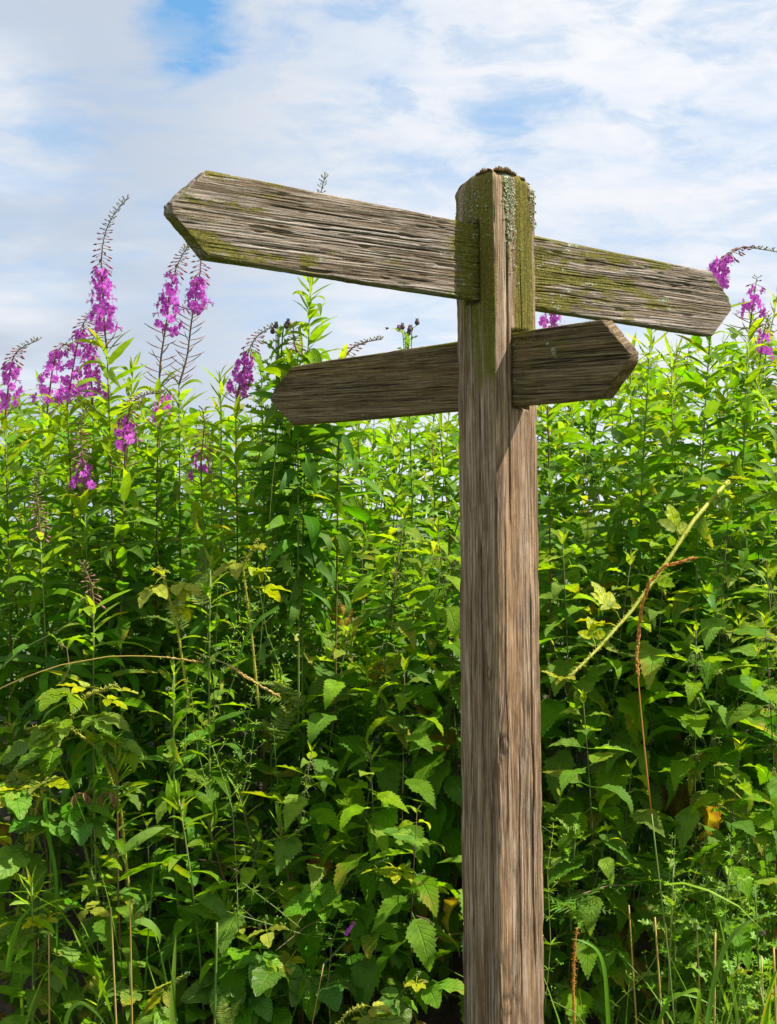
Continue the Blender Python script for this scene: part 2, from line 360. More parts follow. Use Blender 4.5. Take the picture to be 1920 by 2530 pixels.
# ------------------------------------------------------------------ ground
def ground_z(x, y):
    z = .58 * sstep(y, 2.95, 4.3) + .22 * sstep(y, 4.2, 5.6) - .75 * sstep(y, 6.2, 11)
    return z + .06 * (vn(np.asarray(x) / .35, np.asarray(y) / .35, 4) - .5) * sstep(y, 1, 3)
gz = lambda x, y: float(ground_z(x, y))
def make_ground():
    xs = np.concatenate([-np.geomspace(3000, 3.1, 26), np.linspace(-3, 3, 81), np.geomspace(3.1, 3000, 26)])
    ys = np.concatenate([-np.geomspace(3000, 1, 22), np.linspace(-.8, 8, 111), np.geomspace(8.3, 3000, 30)])
    X, Y = np.meshgrid(xs, ys); Z = ground_z(X, Y)
    nx = len(xs); ny = len(ys)
    idx = np.arange(nx * ny).reshape(ny, nx)
    f = np.stack([idx[:-1, :-1], idx[:-1, 1:], idx[1:, 1:], idx[1:, :-1]], -1).reshape(-1, 4)
    m, t, out = new_mat('soil_and_grass')
    tc = t.add('ShaderNodeTexCoord').outputs['Object']; s = t.add('ShaderNodeSeparateXYZ'); t.put(s.inputs[0], tc)
    n = t.noise(tc, 14, 6, .65); n2 = t.noise(tc, 1.3, 4, .6)
    soil = t.ramp(n, [(.3, (.025, .018, .012)), (.55, (.06, .042, .025)), (.75, (.11, .075, .04))])
    gr = t.ramp(n, [(.3, (.04, .075, .015)), (.7, (.09, .14, .03))])
    far = t.math('MAXIMUM', t.smooth(s.outputs[1], 5.6, 7.0), t.math('SUBTRACT', 1.0, t.smooth(s.outputs[1], 2.2, 3.1)))
    c = t.mix(t.math('MULTIPLY', far, t.smooth(n2, .25, .5)), soil, gr)
    b = t.add('ShaderNodeBump'); b.inputs['Distance'].default_value = .03; t.put(b.inputs['Height'], n)
    p = t.add('ShaderNodeBsdfPrincipled'); t.put(p.inputs['Base Color'], c); p.inputs['Roughness'].default_value = .95; t.put(p.inputs['Normal'], b.outputs[0])
    t.l.new(p.outputs[0], out.inputs[0])
    o = link('ground', mesh_np('ground', np.stack([X, Y, Z], -1).reshape(-1, 3), f, m))
    tag(o, 'dark soil bank under the weeds', None, None, 'structure')
make_ground()

# ------------------------------------------------------------------ signpost
PX, PY = 0.2385, 2.9144; PW = .125; T_ = .034
ZT = CAMZ + .744
post_root = empty('signpost', (PX, PY, gz(PX, PY)), 'weathered wooden signpost with four blank pointed arms, mossy at the top', 'signpost')
BASE = Vector((PX, PY, gz(PX, PY)))
LEAN = (-.0061, .0009)
def to_post(a, b, z):
    """a along U, b along V, z in the world -> local to the signpost's empty"""
    zz = z - CAMZ
    return (a * U.x + b * V.x + LEAN[0] * zz, a * U.y + b * V.y + LEAN[1] * zz, z - BASE.z)
def loft(name, rings, mat, attrs, parent, closed_ends=True):
    """rings (n, k, 3) -> tube mesh"""
    n, k = rings.shape[:2]
    v = rings.reshape(-1, 3)
    idx = np.arange(n * k).reshape(n, k); nx = np.roll(idx, -1, 1)
    f = np.stack([idx[:-1], nx[:-1], nx[1:], idx[1:]], -1).reshape(-1, 4)
    c0 = v[:k].mean(0); c1 = v[-k:].mean(0)
    v = np.concatenate([v, [c0, c1]])
    i0 = n * k; i1 = n * k + 1
    q = np.arange(k); e = (q + 1) % k
    caps = np.concatenate([np.stack([np.full(k, i0), e, q, q], -1)[:, :3], np.stack([np.full(k, i1), (n - 1) * k + q, (n - 1) * k + e], -1)])
    me = bpy.data.meshes.new(name)
    lst = np.concatenate([f.ravel(), caps.ravel()]).astype(np.int32)
    me.vertices.add(len(v)); me.vertices.foreach_set('co', v.astype(np.float32).ravel())
    me.loops.add(len(lst)); me.loops.foreach_set('vertex_index', lst)
    st = np.concatenate([np.arange(len(f)) * 4, len(f) * 4 + np.arange(len(caps)) * 3]).astype(np.int32)
    me.polygons.add(len(st)); me.polygons.foreach_set('loop_start', st); me.update(calc_edges=True); me.validate()
    me.polygons.foreach_set('use_smooth', np.ones(len(me.polygons), dtype=bool))
    for key, a in attrs.items():
        a = np.asarray(a).reshape(-1); a = np.concatenate([a, [a[:k].mean(), a[-k:].mean()]])
        at = me.attributes.new(key, 'FLOAT', 'POINT'); at.data.foreach_set('value', a.astype(np.float32))
    me.materials.append(mat)
    return link(name, me, parent)
def round_rect(w2, h2, r, step):
    """closed outline (x,y), normals and running length; starts at (-w2, -h2) going +x"""
    pts = []; nr = []
    def seg(a, b, n):
        L = math.dist(a, b); m = max(2, int(L / step))
        for i in range(m):
            q = i / m; pts.append((a[0] + (b[0] - a[0]) * q, a[1] + (b[1] - a[1]) * q)); nr.append(n)
    def arc(c, a0):
        for i in range(4):
            an = a0 + (math.pi / 2) * i / 4
            pts.append((c[0] + r * math.cos(an), c[1] + r * math.sin(an))); nr.append((math.cos(an), math.sin(an)))
    seg((-w2 + r, -h2), (w2 - r, -h2), (0, -1)); arc((w2 - r, -h2 + r), -math.pi / 2)
    seg((w2, -h2 + r), (w2, h2 - r), (1, 0)); arc((w2 - r, h2 - r), 0)
    seg((w2 - r, h2), (-w2 + r, h2), (0, 1)); arc((-w2 + r, h2 - r), math.pi / 2)
    seg((-w2, h2 - r), (-w2, -h2 + r), (-1, 0)); arc((-w2 + r, -h2 + r), math.pi)
    p = np.array(pts); s = np.concatenate([[0], np.cumsum(np.linalg.norm(np.diff(p, axis=0), axis=1))])
    return p, np.array(nr), s
def grain(s, l, seed, fine=.0021, con=1.45):
    """s across the grain, l along it (metres) -> 0..1"""
    s2 = s + .010 * (vn(s / .06, l / .35, seed + 1) - .5) + .004 * (vn(s / .02, l / .09, seed + 2) - .5)
    a = vn(s2 / fine, l / .30, seed + 3); b = vn(s2 / (fine * .62), l / .09, seed + 5); c = vn(s2 / .017, l / .6, seed + 7)
    d = vn(s2 / (fine * .9), l / .030, seed + 8); e = vn(s2 / (fine * 2.6), l / .5, seed + 10)
    g = .32 * a + .24 * b + .12 * c + .18 * d + .14 * e
    return np.clip((g - .5) * con + .5, 0, 1)
def make_post():
    h = PW / 2
    p, nr, s = round_rect(h, h, .006, .0009)          # x = U, y = V
    zs = np.concatenate([np.arange(-.25, 1.0, .012), np.arange(1.0, 1.80, .006), np.arange(1.80, 2.30, .003), np.arange(2.30, ZT - .031, .006), ZT - .03 + .03 * np.sin(np.linspace(0, math.pi / 2, 14))])
    S, Z = np.meshgrid(s, zs)
    k = len(s)
    g = grain(S, Z, 3, .0019, 1.05)
    big = fb(S / .03, Z / .5, 20, 2)
    d = (g - .5) * .0022 + (big - .5) * .005
    crack = np.zeros_like(S)
    # p order: -V side first, then +U side, then +V side, then -U side
    sU0 = s[np.argmax(p[:, 0] > h - 1e-6)]; sV0 = s[np.argmax(p[:, 1] > h - 1e-6)]
    def add_crack(s0, z0, z1, wd, dep, wob=.004):
        c = s0 + wob * (vn(Z / .11, Z * 0 + s0 * 70, 31) - .5) * 2 + .0012 * (vn(Z / .02, Z * 0 + s0 * 70, 32) - .5)
        win = sstep(Z, z0, z0 + .12) * (1 - sstep(Z, z1 - .12, z1))
        w_ = wd * (.25 + .75 * win) * (win > 0)
        cc = (1 - sstep(np.abs(S - c), 0, np.maximum(w_, 1e-6))) * win
        return cc, cc * dep
    F = PW - .012
    for (s0, z0, z1, wd, dep) in [(sV0 + F * .30, 1.55, 2.28, .0036, .006), (sV0 + F * .62, 1.75, 2.2, .0022, .004), (sV0 + F * .80, .6, 1.5, .0034, .006),
                                  (sV0 + F * .45, .3, 1.15, .0026, .004), (sV0 + F * .18, .9, 1.7, .002, .004), (sU0 + F * .3, .4, 1.5, .0034, .006), (sU0 + F * .62, .9, 1.9, .0022, .004),
                                  (sU0 + F * .85, .3, 1.1, .0035, .006), (sU0 + F * .45, 1.5, 2.25, .002, .003)]:
        cc, dd = add_crack(s0, z0, z1, wd, dep); crack = np.maximum(crack, cc * .6); d -= dd
    # worn notch and knot on the front corner (U,V)
    sc = sV0 - .006
    for (zk, sz, ss, dep) in [(1.13, .05, .012, .007), (1.04, .11, .010, .004), (1.55, .16, .009, .004), (.62, .10, .012, .006), (1.75, .05, .008, .003)]:
        e = np.exp(-((Z - zk) / sz) ** 2 - ((S - sc) / ss) ** 2) * (.5 + vn(S / .006, Z / .02, 41)); d -= dep * e
    for (s0, zk, rr) in [(sV0 + F * .12, 1.12, .010), (sV0 + F * .35, .60, .012), (sU0 + F * .8, 1.27, .006), (sV0 + F*.1, .57, .012)]:
        q = np.sqrt(((S - s0) / rr) ** 2 + ((Z - zk) / (rr * 1.8)) ** 2)
        ring = np.exp(-((q - 1) / .28) ** 2); d += .0018 * np.exp(-q ** 2) - .0016 * ring; crack = np.maximum(crack, .65 * ring * (vn(S / .004, Z / .01, 8) > .3))
    cd = np.min(np.abs(S[None] - np.array([sU0 - .003, sV0 - .004, sV0 + F + .004])[:, None, None]), 0)
    d -= .0034 * np.exp(-(cd / .006) ** 2) * sstep(fb(S / .02, Z / .045, 95, 2), .42, .72) 
    # shrinkage gap round the two housed arms
    ua = p[:, 0][None] + 0 * Z; va = p[:, 1][None] + 0 * Z
    for (cen, lo, hi_, face) in [(-.0062, .4670 + .0195 * .06, .6290 + .0195 * .06, 'U'), (-.0103, .2407, .396, 'V')]:
        cx = va if face == 'U' else ua; on = (ua > h - .004) if face == 'U' else (va > h - .004)
        q = np.maximum(np.abs(cx - cen) - T_ / 2, np.maximum(lo - (Z - CAMZ), (Z - CAMZ) - hi_))
        rim = on * (1 - sstep(q, .003 + .003 * vn(S / .01, Z / .02, 90), .009)); d -= .009 * rim; crack = np.maximum(crack, .35 * rim)
    # rounded top
    R0 = .030; over = np.clip(Z - (ZT - R0), 0, R0)
    ins = R0 - np.sqrt(np.maximum(R0 ** 2 - over ** 2, 0))
    ins *= (.55 + .6 * vn(S / .03, Z * 0, 52))
    cornerdrop = np.minimum(np.abs(S - sU0 + .003), np.abs(S - (sV0 + F + .006)))
    flare = 1 + .045 * (1 - sstep(Z, .45, 1.9))
    px_ = p[:, 0][None] * flare + nr[:, 0][None] * (d - ins); py_ = p[:, 1][None] + nr[:, 1][None] * (d - ins)
    zz = Z - .018 * np.exp(-(cornerdrop / .022) ** 2) * sstep(Z, ZT - .12, ZT)
    zz = zz + .004 * (vn(S / .012, Z * 0 + 3, 53) - .5) * sstep(Z, ZT - .04, ZT)
    lx = px_ * U.x + py_ * V.x + LEAN[0] * (Z - CAMZ); ly = px_ * U.y + py_ * V.y + LEAN[1] * (Z - CAMZ)
    rings = np.stack([lx, ly, zz - BASE.z], -1)
    onU = (S > sU0 - .004) & (S < sV0 - .006); onV = (S >= sV0 - .006) & (S < sV0 + F + .006)
    hi = sstep(Z, 1.72, 2.12)
    streak = fb(S / .016, Z / .30, 60, 3)
    hi = np.clip(hi, 0, 1)
    al = np.where(onV, hi * (.28 + .80 * sstep(streak, .38, .62)), hi * (.42 + .55 * sstep(streak, .30, .6)))
    al = al + np.where(onU, .55 * sstep(Z, 1.85, 1.98) * np.exp(-((S - (sV0 - .02)) / .028) ** 2), 0)
    al += np.where(onV, .35 * sstep(Z, 1.9, 2.0) * np.exp(-((S - (sV0 + F * .72)) / .018) ** 2), 0)
    al += .2 * sstep(fb(S / .03, Z / .12, 64, 2), .58, .75) * sstep(Z, 1.3, 1.8)
    li = np.where(onV, .55 * sstep(Z, 2.06, 2.2) * np.exp(-((S - (sV0 + F * .33 - (2.3 - Z) * .04)) / .013) ** 2), 0)
    li += np.where(onV, .40 * sstep(Z, 2.2, 2.27) * np.exp(-((S - (sV0 + F * .93)) / .010) ** 2), 0) + .35 * sstep(Z, ZT - .05, ZT)
    warm = np.where(onV, .80, .52) * (.55 + .8 * vn(S / .04, Z / .6, 70)) * (1 - .4 * hi)
    stain_shadow = .18 * np.where(onV, sstep(fb(S / .02 + Z / .05, Z / .12 - S / .03, 81, 2), .50, .68), sstep(fb(S / .03, Z / .2, 83, 2), .48, .7)) * sstep(-Z, -1.9, -1.5)  # weather blotches; the slanting ones on the V face paint in a grass shadow
    scars = np.zeros_like(S)
    for (s0, zk, ws, hs_) in [(sV0 + F * .02, 1.78, .006, .03), (sV0 + F * .20, 1.60, .005, .022), (sV0 + F * .30, 1.35, .004, .02), (sV0 + F * .25, 2.05, .007, .05), (sV0 + F * .45, 1.98, .006, .06)]: scars = np.maximum(scars, np.exp(-((S - s0) / ws) ** 2 - ((Z - zk) / hs_) ** 2))
    bare = sstep(fb(S / .012, Z / .14, 75, 2), .68, .82)            # pale bare flakes
    g2 = np.clip(g + bare * .3 + scars * .5 - stain_shadow - .14 * sstep(fb(S / .035, Z / .25, 77, 2), .5, .72), 0, 1)
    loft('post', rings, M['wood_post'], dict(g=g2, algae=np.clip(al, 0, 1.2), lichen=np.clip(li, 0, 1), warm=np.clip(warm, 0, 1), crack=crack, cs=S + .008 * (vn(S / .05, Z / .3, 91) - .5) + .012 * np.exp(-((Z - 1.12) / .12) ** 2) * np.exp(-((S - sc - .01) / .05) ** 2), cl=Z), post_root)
    return sV0, F
make_post()

def make_arm(along_u, sgn, a_in, sh, tip, zt, zb, tilt, off, thick, mat, seed, label, moss):
    """board along U (or V) from inside the post to its pointed end"""
    hz = (zt - zb) / 2; zc_ = (zt + zb) / 2 + CAMZ
    p, nr, s = round_rect(hz, thick / 2, .005, .0009)      # x = across (z), y = board normal
    k = len(s)
    xs = np.concatenate([np.arange(a_in, sh, .006), np.linspace(sh, tip, 22)])
    scale = np.where(xs < sh, 1.0, 1 - (xs - sh) / (tip - sh) * .90)
    r_end = np.clip((xs - (sh - .004)) / .012, 0, 1)
    n = len(xs)
    X = np.repeat(xs[:, None], k, 1)
    Q = p[:, 0][None] * scale[:, None]; T = np.repeat(p[:, 1][None], n, 0)
    gs = Q + .5 * (np.repeat((nr[:, 1] * thick)[None], n, 0)) + X * .035 * (1 if sgn > 0 else -1) + T * .3
    g = grain(gs, X, seed, .0019, 1.2)
    bow = fb(gs / .03, X / .3, seed + 20, 2)
    ridge = np.abs(np.sin((gs / .0065 + 1.6 * vn(gs / .05, X / .5, seed + 9)) * math.pi))
    g = np.clip((g * .85 + .15 * ridge - .5) * 1.15 + .48, 0, 1)
    side = np.abs(nr[:, 1])[None]
    d = (g - .5) * (.0026 + .0008 * side) + (bow - .5) * .004
    # splintered edges and end grain nicks
    d -= .003 * sstep(vn(gs / .004, X / .05, seed + 13), .78, .95)
    crack = np.zeros_like(X)
    rr = random.Random(seed)
    for j in range(7):
        c0 = rr.uniform(-.8, .8) * hz; x0 = rr.uniform(a_in, tip - .15); x1 = x0 + rr.uniform(.12, .35)
        c = c0 - X * .03 * sgn + .006 * (vn(X / .12, X * 0 + j, seed + 14) - .5)
        win = sstep(X, x0, x0 + .05) * (1 - sstep(X, x1 - .05, x1))
        cc = (1 - sstep(np.abs(Q - c), 0, .0026)) * win; crack = np.maximum(crack, .8 * cc); d -= .003 * cc
    Qd = Q + nr[:, 0][None] * d; Td = T + nr[:, 1][None] * d
    endr = 1 - .10 * sstep(X, tip - .02, tip); Td = off + Td * endr
    Xw = X + .0022 * (vn(gs / .006, X * 0 + 2, seed + 17) - .5) * sstep(X, sh, sh + .02) * 2
    a = Xw * sgn
    zw = zc_ + Qd + tilt * a
    if along_u: A, B = a, Td
    else: A, B = Td, a
    zz = zw - CAMZ
    rings = np.stack([A * U.x + B * V.x + LEAN[0] * zz, A * U.y + B * V.y + LEAN[1] * zz, zw - BASE.z], -1)
    if (sgn > 0) != along_u: rings = rings[:, ::-1]; fl = lambda q: q[:, ::-1]
    else: fl = lambda q: q
    nz = fb(gs / .03, X / .12, seed + 30, 3)
    al = moss(X, Q / hz, nz) + (.28 if along_u else .05) * sstep(fb(gs / .010, X / .035, seed + 44, 3), .48, .66)
    warm = np.clip((vn(gs / .03, X / .4, seed + 33) - .35) * 1.2, 0, .8)
    li = np.clip(.55 * sstep(fb(gs / .012, X / .02, seed + 36, 2), .62, .78) * (al > .3) + .0 * X, 0, 1)
    o = loft('sign_arm', rings, mat, dict(g=fl(g), algae=fl(np.clip(al, 0, 1.2)), lichen=fl(li), warm=fl(warm), crack=fl(crack), cs=fl(gs + .008 * (vn(gs / .05, X / .3, seed + 40) - .5)), cl=fl(X + seed)), post_root)
    o['label'] = label
    return o
make_arm(True, 1, .05, .722, .797, .6290, .4670, .0195, -.0062, T_, M['wood_grey'], 101, 'upper left arm, longest in view, silvered boards pointing towards the camera',
         lambda X, q, nz: .62 * sstep(nz, .36, .62) * (sstep(X, .60, .78) * sstep(-q, -.3, .6)) + 1.0 * (1 - sstep(X, .08, .17)) * (.35 + nz) + .42 * sstep(nz, .5, .75) + .3 * sstep(np.abs(q), .9, 1.0) * nz * 2)
make_arm(True, -1, .05, .7212, .7914 + .006, .6290, .4670, .0195, -.0062, T_, M['wood_grey'], 133, 'upper right arm, silvered and green with algae',
         lambda X, q, nz: .50 * (1 - sstep(X, .25, .65)) * (.4 + nz) + .45 * sstep(nz, .46, .68) + .5 * sstep(q, .86, 1.0) * nz)
make_arm(False, 1, .05, .316, .384, .396, .2407, -.009, -.0103, T_, M['wood_brown'], 151, 'lower right arm, short and dark brown',
         lambda X, q, nz: .42 * sstep(nz, .54, .70) * (1 - sstep(X, .2, .33)) + .3 * sstep(q, .9, 1) * nz * 2 + .05 * nz)
make_arm(False, -1, .05, .7914, .8907 + .004, .396, .2407, -.009, -.0103, T_, M['wood_brown'], 177, 'lower left arm, dark brown in shade',
         lambda X, q, nz: .3 * sstep(nz, .54, .70) + .4 * sstep(q, .84, 1) * nz * 2)

def post_dressing():
    r = random.Random(5)
    # moss cushions along the top edges: many upright shoots
    def tuft(a, b, rad, n, hgt, drop):
        g = Geo()
        for i in range(n):
            q = r.random() ** .5 * rad; an = r.uniform(0, 6.28)
            aa, bb = a + q * math.cos(an), b + q * math.sin(an)
            aa = max(-.060, min(.060, aa)); bb = max(-.060, min(.060, bb))
            z0 = ZT - drop - .004; hh = hgt * (1 - .6 * (q / rad) ** 2) * r.uniform(.6, 1.15)
            p0 = Vector(to_post(aa, bb, z0)); tip = p0 + Vector((r.uniform(-.35, .35) * hh, r.uniform(-.35, .35) * hh, hh))
            g.tube([p0, p0.lerp(tip, .6), tip], [.0012, .0017, .0005], 4)
        link('moss_tuft', g.mesh('moss_tuft', M['moss']), post_root)
    tuft(.045, .02, .013, 150, .013, .003); tuft(.047, .006, .010, 90, .009, .004)
    tuft(.035, .050, .014, 130, .012, .003); tuft(.018, .052, .015, 150, .013, .003); tuft(0, .052, .012, 110, .010, .005)
    tuft(-.028, .052, .010, 70, .009, .012); tuft(-.045, .050, .009, 70, .008, .020); tuft(.05, .05, .006, 20, .008, .004)
    # lichen crust: small curled flakes on the sunny face
    g = Geo()
    def flake(a, b, z, na, nb, s_):
        k = r.randint(5, 7); ctr = Vector(to_post(a, b, z)); N = (U * na + V * nb).normalized(); T1 = N.cross(Vector((0, 0, 1))).normalized(); T2 = N.cross(T1)
        vs = [tuple(ctr + N * s_ * .25)]; a0 = r.random() * 6
        for i in range(k):
            an = a0 + 6.283 * i / k; q = s_ * r.uniform(.6, 1.2)
            vs.append(tuple(ctr + T1 * q * math.cos(an) + T2 * q * math.sin(an) + N * s_ * r.uniform(.3, .9)))
        g.add(vs, [(0, 1 + i, 1 + (i + 1) % k) for i in range(k)])
    for i in range(300):
        z = ZT - .02 - abs(r.gauss(0, .075)); t = .5 - (.018 - (ZT - z) * .06) / .125 + r.gauss(0, .06 + .02 * (ZT - z))
        if r.random() < .16: t = r.uniform(.82, 1.0); z = ZT - .03 - r.random() * .09
        t = max(.03, min(.97, t))
        flake(.0625 - t * .125, .0632, z, 0, 1, r.uniform(.0014, .0036))
    for i in range(120):
        flake(.0632, .0625 - abs(r.gauss(.06, .03)), ZT - .03 - abs(r.gauss(0, .06)), 1, 0, r.uniform(.001, .0026))
    o = link('lichen', g.mesh('lichen', M['lichen'], False), post_root); o['kind'] = 'stuff'
post_dressing()

# ------------------------------------------------------------------ leaves (shared by all plants of a kind)
def leaf_geo(L, W, prof, rows, serr=0.0, droop=.4, fold=.2, twist=0.0, ripple=0.0, petiole=0.0, seed=0, tooth=.012, side=0.0):
    """leaf along +X, upper side +Z; returns verts, faces, uv"""
    rr = random.Random(seed)
    vs, uv, fs = [], [], []
    x = z = y = 0.0
    if petiole:
        a = .0011
        for q in (0, 1):
            xx = petiole * q; zz = .15 * petiole * q
            vs += [(xx, a, zz), (xx, -a * .5, zz + a), (xx, -a * .5, zz - a)]; uv += [(0.02, .5)] * 3
        fs += [(0, 1, 4, 3), (1, 2, 5, 4), (2, 0, 3, 5)]
        x, z = petiole, .15 * petiole
    b0 = len(vs); th = .15; st = L / (rows - 1)
    for i in range(rows):
        t = i / (rows - 1)
        w_ = W / 2 * prof(t)
        tp = 0
        if serr and 0 < i < rows - 1:
            if i % 2: w_ *= 1 + serr * rr.uniform(.7, 1.2); tp = tooth * L
            else: w_ *= 1 - serr * .6
        tw = twist * t + ripple * math.sin(t * 17 + seed)
        for k, sg in ((0, 1), (1, 0), (2, -1)):
            fo = fold + ripple * 1.5 * math.sin(t * 21 + seed * 2 + sg)
            ly = sg * w_ * math.cos(fo); lz = abs(sg) * w_ * math.sin(fo)
            yy = ly * math.cos(tw) - lz * math.sin(tw); zz = ly * math.sin(tw) + lz * math.cos(tw)
            vs.append((x + math.cos(th) * tp * abs(sg) - math.sin(th) * zz, y + yy, z + math.sin(th) * tp * abs(sg) + math.cos(th) * zz))
            uv.append((t, .5 + .5 * sg))
        th -= droop / (rows - 1) * (.4 + 1.2 * t)
        x += st * math.cos(th); z += st * math.sin(th); y += st * side * t
    for i in range(rows - 1):
        for k in (0, 1):
            fs.append((b0 + i * 3 + k, b0 + i * 3 + k + 1, b0 + i * 3 + 4 + k, b0 + i * 3 + 3 + k))
    return np.array(vs), fs, np.array(uv)
def ovate(t): return (max(0, math.sin(math.pi * min(1, t) ** .62)) ** .9) * (1.0) if t > 0 else .25
def nett(t): return .22 if t == 0 else max(.012, (t / .27) ** .45 if t < .27 else 1 - ((t - .27) / .73) ** 1.28)
def lance(t): return max(.03, math.sin(math.pi * min(.99, t) ** .8) ** .8)
def bram(t): return max(.03, math.sin(math.pi * min(1, t) ** .72) ** .72)
LG = {}; LM = {}
def reg(kind, mat, geos):
    LG[kind] = geos
    LM[kind] = [mesh_np(kind, v, f, mat, uv) for v, f, uv in geos]
reg('nettle_leaf', M['nettle'], [leaf_geo(.100, .054, nett, 25, .115, d, f_, tw, .06, .022, sd, .02, s_) for d, f_, tw, sd, s_ in
    ((.5, .18, 0, 1, 0), (.9, .3, .15, 2, .1), (1.3, .22, -.2, 3, -.1), (.3, .35, .1, 4, .05), (.8, .1, -.35, 5, .15), (1.6, .28, .3, 6, 0))])
reg('nettle_tip', M['nettle'], [leaf_geo(.05, .022, nett, 13, .14, d, f_, 0, .05, .005, sd, .025) for d, f_, sd in ((.2, .5, 1), (.5, .4, 2), (-.3, .6, 3))])
reg('old_leaf', M['nettle_old'], [leaf_geo(.085, .056, nett, 19, .11, d, f_, tw, .12, .02, sd, .02) for d, f_, tw, sd in ((1.2, .3, .3, 1), (2.0, .5, -.5, 2), (.8, .1, .6, 3))])
reg('willow_leaf', M['willow'], [leaf_geo(.118, .026, lance, 10, .04, d, f_, tw, .05, 0, sd, .0, s_) for d, f_, tw, sd, s_ in
    ((.5, .3, 0, 1, 0), (1.0, .25, .3, 2, .12), (1.5, .3, -.3, 3, -.1), (.2, .45, .1, 4, .06), (2.0, .2, .6, 5, .1), (.8, .2, -.7, 6, -.2), (2.6, .25, .4, 7, .1))])
reg('willow_tip', M['willow'], [leaf_geo(.07, .011, lance, 7, 0, d, .5, 0, .03, 0, sd) for d, sd in ((.1, 1), (.5, 2), (-.4, 3))])
def tri_leaf(n, L, W, droop, seed, pet, drp=.4):
    g = Geo(); rr = random.Random(seed)
    stalk = [(0, 0, 0), (pet * .5, 0, pet * .12), (pet, 0, 0)]
    g.tube(stalk, [.0012, .0011, .0009], 4)
    angs = [0, 1.15, -1.15] if n == 3 else [0, .75, -.75, 1.75, -1.75]
    for i, a in enumerate(angs):
        s = 1.0 if i == 0 else (.86 if i < 3 else .62)
        lg = leaf_geo(L * s, W * s, bram, 19, .06, droop * rr.uniform(.6, 1.3), rr.uniform(.1, .3), rr.uniform(-.25, .25), .06, .012 if i == 0 else .003, seed * 7 + i, .018)
        g.inst(lg, rotm(a + rr.uniform(-.12, .12), -drp * rr.uniform(.3, 1.0), rr.uniform(-.3, .3), (pet, 0, 0)))
    return np.concatenate(g.v), g.f, np.concatenate(g.uv)
reg('bramble_leaf', M['bramble'], [tri_leaf(3, .080, .052, .5, 1, .05), tri_leaf(5, .076, .044, .7, 2, .06), tri_leaf(3, .078, .048, .3, 3, .045, .2), tri_leaf(3, .085, .056, .9, 4, .05, .6)])
reg('bramble_tip', M['bramble'], [tri_leaf(3, .042, .026, .4, 11, .035, .1), tri_leaf(3, .045, .025, .6, 12, .03, .3), tri_leaf(5, .04, .022, .2, 13, .035, .1)])
def thist(t): return max(.05, math.sin(math.pi * min(1, t * .96 + .04) ** .75) ** .7)
reg('thistle_leaf', M['thistle'], [leaf_geo(.13, .038, thist, 19, .62, d, f_, tw, .22, 0, sd, .035) for d, f_, tw, sd in ((.6, .35, 0, 1), (1.1, .3, .4, 2), (.3, .5, -.3, 3), (1.6, .3, .2, 4))])
def pinnate(n, L, Wp, seed, droop=.5, sub=False):
    """frond of narrow toothed leaflets"""
    g = Geo(); rr = random.Random(seed)
    pts = []; th = .1; x = z = 0
    for i in range(n + 1):
        pts.append((x, 0, z)); th -= droop / n; x += L / n * math.cos(th); z += L / n * math.sin(th)
    g.tube(pts, [.0014 * (1 - .7 * i / n) for i in range(n + 1)], 3)
    for i in range(1, n + 1):
        t = i / n; l = Wp * max(.12, math.sin(math.pi * (.18 + .80 * t)) ** .9)
        for sg in (1, -1):
            lg = leaf_geo(l, l * (.17 if sub else .34) + .001, thist, 11, .5 if sub else .1, .5, .1, 0, .05, 0, seed + i, .03)
            g.inst(lg, rotm(sg * rr.uniform(1.15, 1.35), rr.uniform(-.15, .15), 0, pts[i]))
    return np.concatenate(g.v), g.f, np.concatenate(g.uv)
reg('fern_frond', M['fern'], [pinnate(20, .24, .045, 1, .6, True), pinnate(18, .22, .04, 2, 1.0, True), pinnate(18, .20, .042, 3, .3, True)])
reg('silver_leaf', M['thistle'], [pinnate(8, .12, .03, 21, .5, True), pinnate(7, .10, .028, 22, .8, True)])
reg('vetch_leaf', M['cleavers'], [pinnate(6, .055, .013, 31, .4), pinnate(5, .05, .012, 32, .8)])
def whorl(n, L, seed):
    g = Geo(); rr = random.Random(seed)
    for i in range(n):
        lg = leaf_geo(L * rr.uniform(.8, 1.1), L * .15, lance, 6, 0, rr.uniform(.1, .7), .25, 0, 0, 0, i)
        g.inst(lg, rotm(6.283 * i / n + rr.uniform(-.15, .15), rr.uniform(-.1, .35), 0))
    return np.concatenate(g.v), g.f, np.concatenate(g.uv)
reg('whorl', M['cleavers'], [whorl(6, .026, 1), whorl(7, .022, 2), whorl(8, .030, 3), whorl(6, .018, 4)])

def put_leaf(kind, parent, loc, az, el, roll=0, sc=1.0, young=0.0, r=rnd, which=None, name=None):
    me = LM[kind][which if which is not None else r.randrange(len(LM[kind]))]
    o = bpy.data.objects.new(name or 'leaf', me); C.objects.link(o); o.parent = parent
    o.location = loc; o.rotation_euler = (roll, -el, az); o.scale = (sc, sc, sc * r.uniform(.8, 1.25))
    o.color = (young, r.random(), 0, 1)
    return o
def curve_pts(top, bend, n=9, power=1.6):
    """stem from the local origin to top, with sideways bow `bend`"""
    pts = []
    for i in range(n):
        t = i / (n - 1)
        p = Vector((top[0] * t ** power, top[1] * t ** power, top[2] * t)) + Vector(bend) * math.sin(math.pi * t)
        pts.append(p)
    return pts
def at(pts, t):
    f = min(max(t, 0), .9999) * (len(pts) - 1); i = int(f); return pts[i].lerp(pts[i + 1], f - i)

